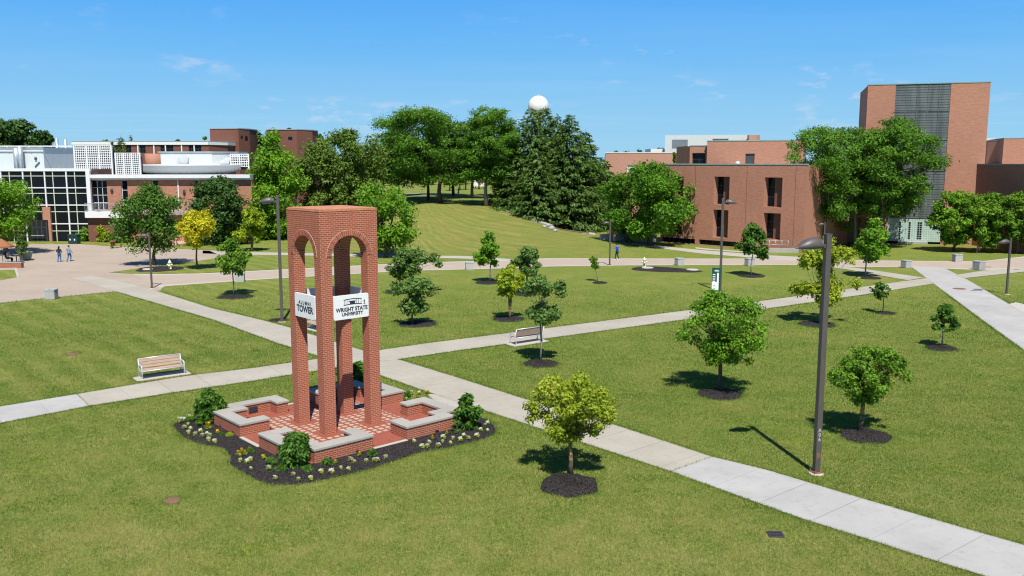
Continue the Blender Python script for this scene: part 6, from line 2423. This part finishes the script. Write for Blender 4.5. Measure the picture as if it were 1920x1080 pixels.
def person(P, rz, label, pose, top, legs, hair, shoe, skin=SKIN, longhair=False, coat=False, shorts=False, hat=False, scale=1.0):
    """faces -y before turning; pose gives hand and foot targets"""
    t = thing('person', label, 'person', P, rz)
    t.scale = (scale,) * 3
    hz = pose.get('hip', .92)
    J = {'pelvis': ((0, 0, hz), (.135, .10)), 'waist': ((0, -.005, hz + .17), (.125, .09)), 'chest': ((0, pose.get('bend', 0), hz + .38), (.155, .105)),
         'neck0': ((0, pose.get('bend', 0) - .005, hz + .52), (.075, .07)), 'neck': ((0, pose.get('bend', 0) - .02, hz + .60), .052),
         'head': ((0, pose.get('bend', 0) - .035, hz + .695), (.078, .092)), 'crown': ((0, pose.get('bend', 0) - .03, hz + .79), (.062, .075))}
    Bn = [('pelvis', 'waist'), ('waist', 'chest'), ('chest', 'neck0'), ('neck0', 'neck'), ('neck', 'head'), ('head', 'crown')]
    J['nose'] = ((0, pose.get('bend', 0) - .135, hz + .685), .014)
    Bn.append(('head', 'nose'))
    for s, n in ((-1, 'l'), (1, 'r')):
        J['ear' + n] = ((s * .085, pose.get('bend', 0) - .03, hz + .69), .016)
        Bn.append(('head', 'ear' + n))
        sh = Vector((s * .19, pose.get('bend', 0), hz + .47))
        el, ha = Vector(pose['elbow_' + n]), Vector(pose['hand_' + n])
        J['sh' + n] = (sh, .058)
        J['el' + n] = (el, .042)
        J['wr' + n] = (el.lerp(ha, .78), .029)
        J['pa' + n] = (ha, (.038, .02))
        Bn += [('chest', 'sh' + n), ('sh' + n, 'el' + n), ('el' + n, 'wr' + n), ('wr' + n, 'pa' + n)]
        d = (ha - el).normalized()
        sd = d.cross(Vector((0, 1, 0)))
        sd = sd.normalized() if sd.length > .1 else Vector((1, 0, 0))
        for k in range(4):
            ln = (.075, .088, .083, .065)[k]
            q = ha + sd * (.027 - .018 * k) + d * .03
            e = q + d * ln + Vector((0, -.012 * (k + 1), 0))
            J[f'f{k}{n}'] = (q, .010)
            J[f'g{k}{n}'] = (e, .007)
            Bn += [('pa' + n, f'f{k}{n}'), (f'f{k}{n}', f'g{k}{n}')]
        J['th' + n] = (ha - d * .02 + sd * .05 + Vector((0, -.02, 0)), .011)
        J['ti' + n] = (ha + d * .03 + sd * .065 + Vector((0, -.03, 0)), .009)
        Bn += [('pa' + n, 'th' + n), ('th' + n, 'ti' + n)]
        hp, kn, an = Vector((s * .095, 0, hz - .06)), Vector(pose['knee_' + n]), Vector(pose['foot_' + n])
        J['hp' + n] = (hp, .088)
        J['kn' + n] = (kn, .058)
        J['an' + n] = (an + Vector((0, .02, .09)), .038)
        J['to' + n] = (an + Vector((0, -.14, .035)), (.04, .03))
        Bn += [('pelvis', 'hp' + n), ('hp' + n, 'kn' + n), ('kn' + n, 'an' + n), ('an' + n, 'to' + n)]
    body = skinned('body', J, Bn, skin, t)

    def grow_(k, f, add=.0):
        r = J[k][1]
        r = r if hasattr(r, '__len__') else (r, r)
        return (J[k][0], (r[0] * f + add, r[1] * f + add))
    tops = ['waist', 'chest', 'neck0', 'shl', 'ell', 'shr', 'elr']
    sb = [('waist', 'chest'), ('chest', 'neck0'), ('chest', 'shl'), ('shl', 'ell'), ('chest', 'shr'), ('shr', 'elr')]
    if coat:
        tops += ['wrl', 'wrr']
        sb += [('ell', 'wrl'), ('elr', 'wrr')]
    S = {k: grow_(k, 1.10, .012) for k in tops}
    S['waist'] = ((0, 0, hz + .12), (.155, .115))
    S['hem'] = ((0, 0, hz - (.16 if coat else .03)), (.175 if coat else .15, .13 if coat else .115))
    sb.append(('waist', 'hem'))
    skinned('jacket' if coat else 'shirt', S, sb, top, t)
    Lg = {'pelvis': ((0, 0, hz), (.145, .11))}
    lb = []
    for n in 'lr':
        for k in ('hp', 'kn', 'an'):
            Lg[k + n] = grow_(k + n, 1.12, .01)
        if shorts:
            p = Lg['hp' + n][0].lerp(Lg['kn' + n][0], .8)
            Lg['kn' + n] = (p, (.085, .085))
            del Lg['an' + n]
            lb += [('pelvis', 'hp' + n), ('hp' + n, 'kn' + n)]
        else:
            lb += [('pelvis', 'hp' + n), ('hp' + n, 'kn' + n), ('kn' + n, 'an' + n)]
    skinned('shorts' if shorts else 'trousers', Lg, lb, legs, t)
    for n in 'lr':
        f = Vector(pose['foot_' + n])
        MB().ellipsoid((f.x, f.y - .05, f.z + .045), (.052, .15, .05), 0, 12, 8).build('shoe', shoe, t)
    mb = MB()
    hb_ = pose.get('bend', 0)
    mb.ellipsoid((0, hb_ - .012, hz + .755), (.098, .112, .095), 0, 14, 9)
    if longhair:
        mb.ellipsoid((0, hb_ + .055, hz + .62), (.10, .06, .16), 0, 12, 8)
    mb.build('hair', hair, t)
    for s in (-1, 1):
        MB().ellipsoid((s * .032, hb_ - .122, hz + .715), (.012, .008, .008), 0, 8, 6).build('eye', M['ink'], t)
    MB().ellipsoid((0, hb_ - .122, hz + .638), (.026, .008, .007), 0, 8, 6).build('mouth', M['red'], t)
    return t


def cloth(name, col):
    return plain(name, col, .85, .15, var=.12, sc=7)


DENIM, NAVY, KHAKI = cloth('blue_denim', (.045, .12, .27)), cloth('dark_navy', (.02, .032, .06)), cloth('pale_khaki', (.52, .45, .33))
HB_, HD = cloth('brown_hair', (.09, .045, .03)), cloth('dark_hair', (.02, .014, .012))
P = G(112, 491)
person(P, math.radians(182), 'person with long dark hair in a dark jacket and jeans walking away across the plaza',
       dict(elbow_l=(-.27, .05, 1.17), hand_l=(-.22, -.10, 1.02), elbow_r=(.27, .03, 1.17), hand_r=(.20, -.14, 1.03), knee_l=(-.10, -.06, .50), foot_l=(-.11, -.03, 0), knee_r=(.12, -.03, .50), foot_r=(.15, .12, 0)),
       cloth('charcoal_jacket', (.025, .035, .045)), DENIM, HD, M['darkgrey'], longhair=True, coat=True)
P = G(130.5, 490)
person(P, math.radians(176), 'person in a grey-blue shirt and blue jeans striding away across the plaza',
       dict(elbow_l=(-.28, .10, 1.17), hand_l=(-.32, -.08, .95), elbow_r=(.27, -.08, 1.18), hand_r=(.26, -.26, 1.02), knee_l=(-.10, -.16, .52), foot_l=(-.09, -.06, 0), knee_r=(.10, -.02, .50), foot_r=(.10, .32, .02)),
       cloth('grey_blue_shirt', (.20, .27, .34)), DENIM, HB_, M['black'], skin=SKIN2, scale=1.04)
P = G(1157, 487)
person(P, math.radians(-62), 'person in a bright blue jacket on the brick walk, one hand raised',
       dict(elbow_l=(-.24, -.10, 1.20), hand_l=(-.14, -.20, 1.45), elbow_r=(.26, -.12, 1.20), hand_r=(.22, -.42, 1.35), knee_l=(-.09, -.14, .50), foot_l=(-.08, -.20, 0), knee_r=(.09, -.02, .50), foot_r=(.09, .14, 0)),
       cloth('bright_blue_jacket', (.008, .075, .62)), NAVY, HB_, M['alu'], coat=True, scale=1.04)
P = AT(1152, 453.5, 119.5)
person(Vector((P.x, P.y, float(hgt(P.x, P.y)) + .02)), math.radians(-160), 'person in pale clothes with a salmon vest walking on the path under the round maple',
       dict(elbow_l=(-.27, .04, 1.17), hand_l=(-.26, -.12, .98), elbow_r=(.27, .02, 1.17), hand_r=(.22, -.20, 1.08), knee_l=(-.10, -.08, .50), foot_l=(-.10, -.02, 0), knee_r=(.10, .0, .50), foot_r=(.10, .14, 0)),
       cloth('salmon_vest', (.62, .20, .15)), KHAKI, HB_, M['darkgrey'], skin=SKIN2)
P = AT(860, 372, 172)
person(Vector((P.x, P.y, float(hgt(P.x, P.y)))), math.radians(-80), 'far small jogger in a blue top and red shorts under the locust trees',
       dict(elbow_l=(-.25, .12, 1.20), hand_l=(-.20, -.08, 1.16), elbow_r=(.25, -.10, 1.20), hand_r=(.18, -.32, 1.28), knee_l=(-.09, -.26, .58), foot_l=(-.08, -.18, .1), knee_r=(.09, .06, .50), foot_r=(.09, .38, .10)),
       cloth('blue_vest_top', (.06, .14, .30)), cloth('red_shorts', (.45, .05, .05)), HD, M['white'], shorts=True)
P = Vector((XA(8, 97.3), 97.3, .012))
person(P, math.radians(90), 'person in a white and blue shirt sitting at the cafe table at the left edge',
       dict(hip=.55, bend=-.04, elbow_l=(-.26, -.14, .82), hand_l=(-.18, -.42, .80), elbow_r=(.26, -.14, .82), hand_r=(.18, -.42, .80), knee_l=(-.11, -.44, .50), foot_l=(-.11, -.44, 0), knee_r=(.11, -.44, .50), foot_r=(.11, -.46, 0)),
       cloth('white_blue_shirt', (.60, .66, .74)), NAVY, HB_, M['black'])


# ------------------------------------------------------------------ blades of grass on the nearer lawns
def inside(P, poly):
    x, y = P[:, 0], P[:, 1]
    r = np.zeros(len(P), bool)
    j = len(poly) - 1
    for i in range(len(poly)):
        xi, yi, xj, yj = poly[i][0], poly[i][1], poly[j][0], poly[j][1]
        with np.errstate(divide='ignore', invalid='ignore'):
            c = ((yi > y) != (yj > y)) & (x < (xj - xi) * (y - yi) / (yj - yi + 1e-12) + xi)
        r ^= c
        j = i
    return r


def grass_blades():
    rng = np.random.default_rng(77)
    n = 1150000
    Y = 21 + 60 * (1 - np.sqrt(1 - rng.uniform(0, 1, n)))
    X = rng.uniform(-1, 1, n) * (Y * .66 + 9)
    P = np.stack([X, Y], -1)
    nlawn = n
    E = []                                     # lusher fringe along the edges of paths and beds
    for poly in MASK:
        a, b = poly, np.roll(poly, -1, 0)
        L = np.linalg.norm(b - a, axis=1)
        m = np.where((a[:, 1] < 75) & (a[:, 1] > 20) & (L > 1e-6))[0]
        if not len(m):
            continue
        k = np.minimum((L[m] * np.clip(300 - 3.2 * a[m, 1], 60, 300)).astype(int), 6000)
        r = np.repeat(m, k)
        u = rng.uniform(0, 1, len(r))[:, None]
        nn = (b - a)[r] / L[r][:, None]
        nn = np.stack([-nn[:, 1], nn[:, 0]], -1)
        E.append(a[r] + (b - a)[r] * u + nn * rng.normal(0, .13, (len(r), 1)))
    E = np.concatenate(E)
    E = E[(E[:, 1] > 21) & (E[:, 1] < 75) & (np.abs(E[:, 0]) < E[:, 1] * .66 + 9)]
    P = np.concatenate([P, E])
    X, Y = P[:, 0], P[:, 1]
    edge = np.arange(len(P)) >= nlawn
    keep = hgt(X, Y) < .01
    for poly in MASK + [np.array([G(1454 + a, 1003 + b)[:2] for a, b in ((-20, -8), (18, -8), (18, 9), (-20, 9))])]:
        lo, hi = poly.min(0), poly.max(0)
        idx = np.where(keep & (X > lo[0]) & (X < hi[0]) & (Y > lo[1]) & (Y < hi[1]))[0]
        if len(idx):
            keep[idx[inside(P[idx] + rng.normal(0, .035, (len(idx), 2)), poly)]] = False
    P, edge = P[keep], edge[keep]
    n = len(P)
    far = np.clip((P[:, 1] - 21) / 50, 0, 1)
    hh = rng.uniform(.025, .065, n) * (1 + .5 * far)
    ww = rng.uniform(.010, .020, n) * (1 + .9 * far)
    hh = np.where(edge, hh * 1.25, hh)
    a = rng.uniform(0, 6.283, n)
    b = rng.uniform(0, 6.283, n)
    ln = hh * rng.uniform(.1, 1.1, n)
    base = np.stack([P[:, 0], P[:, 1], np.zeros(n)], -1)
    tx = np.stack([np.cos(a), np.sin(a), np.zeros(n)], -1) * ww[:, None]
    tip = np.stack([np.cos(b) * ln, np.sin(b) * ln, hh], -1)
    V = np.stack([base - tx * .5, base + tx * .5, base + tip * 1.0 + tx * .2, base + tip * 1.0 - tx * .2], 1)
    # tint follows broad dry and lush drifts
    def vnoise(sx, sy):
        g = rng.normal(0, 1, (int(110 / sy) + 4, int(140 / sx) + 4))
        fx, fy = (P[:, 0] + 66) / sx, P[:, 1] / sy
        ix, iy = np.floor(fx).astype(int), np.floor(fy).astype(int)
        ux, uy = fx - ix, fy - iy
        ux, uy = ux * ux * (3 - 2 * ux), uy * uy * (3 - 2 * uy)
        return (g[iy, ix] * (1 - ux) + g[iy, ix + 1] * ux) * (1 - uy) + (g[iy + 1, ix] * (1 - ux) + g[iy + 1, ix + 1] * ux) * uy
    q = vnoise(5.5, 4.5) + .8 * vnoise(2.0, 1.4) + .75 * vnoise(.8, .55) + .6 * vnoise(.33, .25)
    lawn = np.clip((-6 - P[:, 0]) / 12, 0, 1) * np.sin((P[:, 0] * .738 + P[:, 1] * .675) * 3.4 + 1.5 * np.sin(P[:, 0] * .21) + 1.1 * np.sin(P[:, 1] * .17))
    near = np.clip((37 - P[:, 1]) / 14, 0, 1)
    t = np.clip(.37 + .115 * q + .11 * lawn + .12 * near + rng.normal(0, .20, n), 0, 1)
    t = np.where(edge, t * .45, t)
    o = quad_cloud('grass', V, t, M['blade'])
    tag(o, 'short mown grass blades on the nearer lawns', 'grass', kind='stuff')


def blademat():
    def fn(t):
        at = t.n('ShaderNodeAttribute', dict(attribute_name='tint'))
        nd = t.nt.nodes.new('ShaderNodeValToRGB')
        cr = nd.color_ramp
        cr.elements[0].position, cr.elements[0].color = 0.0, (0.066, 0.145, 0.017, 1)
        cr.elements[1].position, cr.elements[1].color = 1.0, (0.430, 0.387, 0.152, 1)
        e = cr.elements.new(.45)
        e.color = (0.189, 0.268, 0.043, 1)
        e = cr.elements.new(.75)
        e.color = (0.282, 0.311, 0.081, 1)
        t.set(nd.inputs[0], at.outputs['Fac'])
        tr = t.n('ShaderNodeBsdfTranslucent', Color=nd.outputs[0])
        return t.n('ShaderNodeMixShader', i0=.25, i1=pbr(t, nd.outputs[0], .7, .15), i2=tr)
    return mat('grass_blades', fn)


M['blade'] = blademat()
grass_blades()
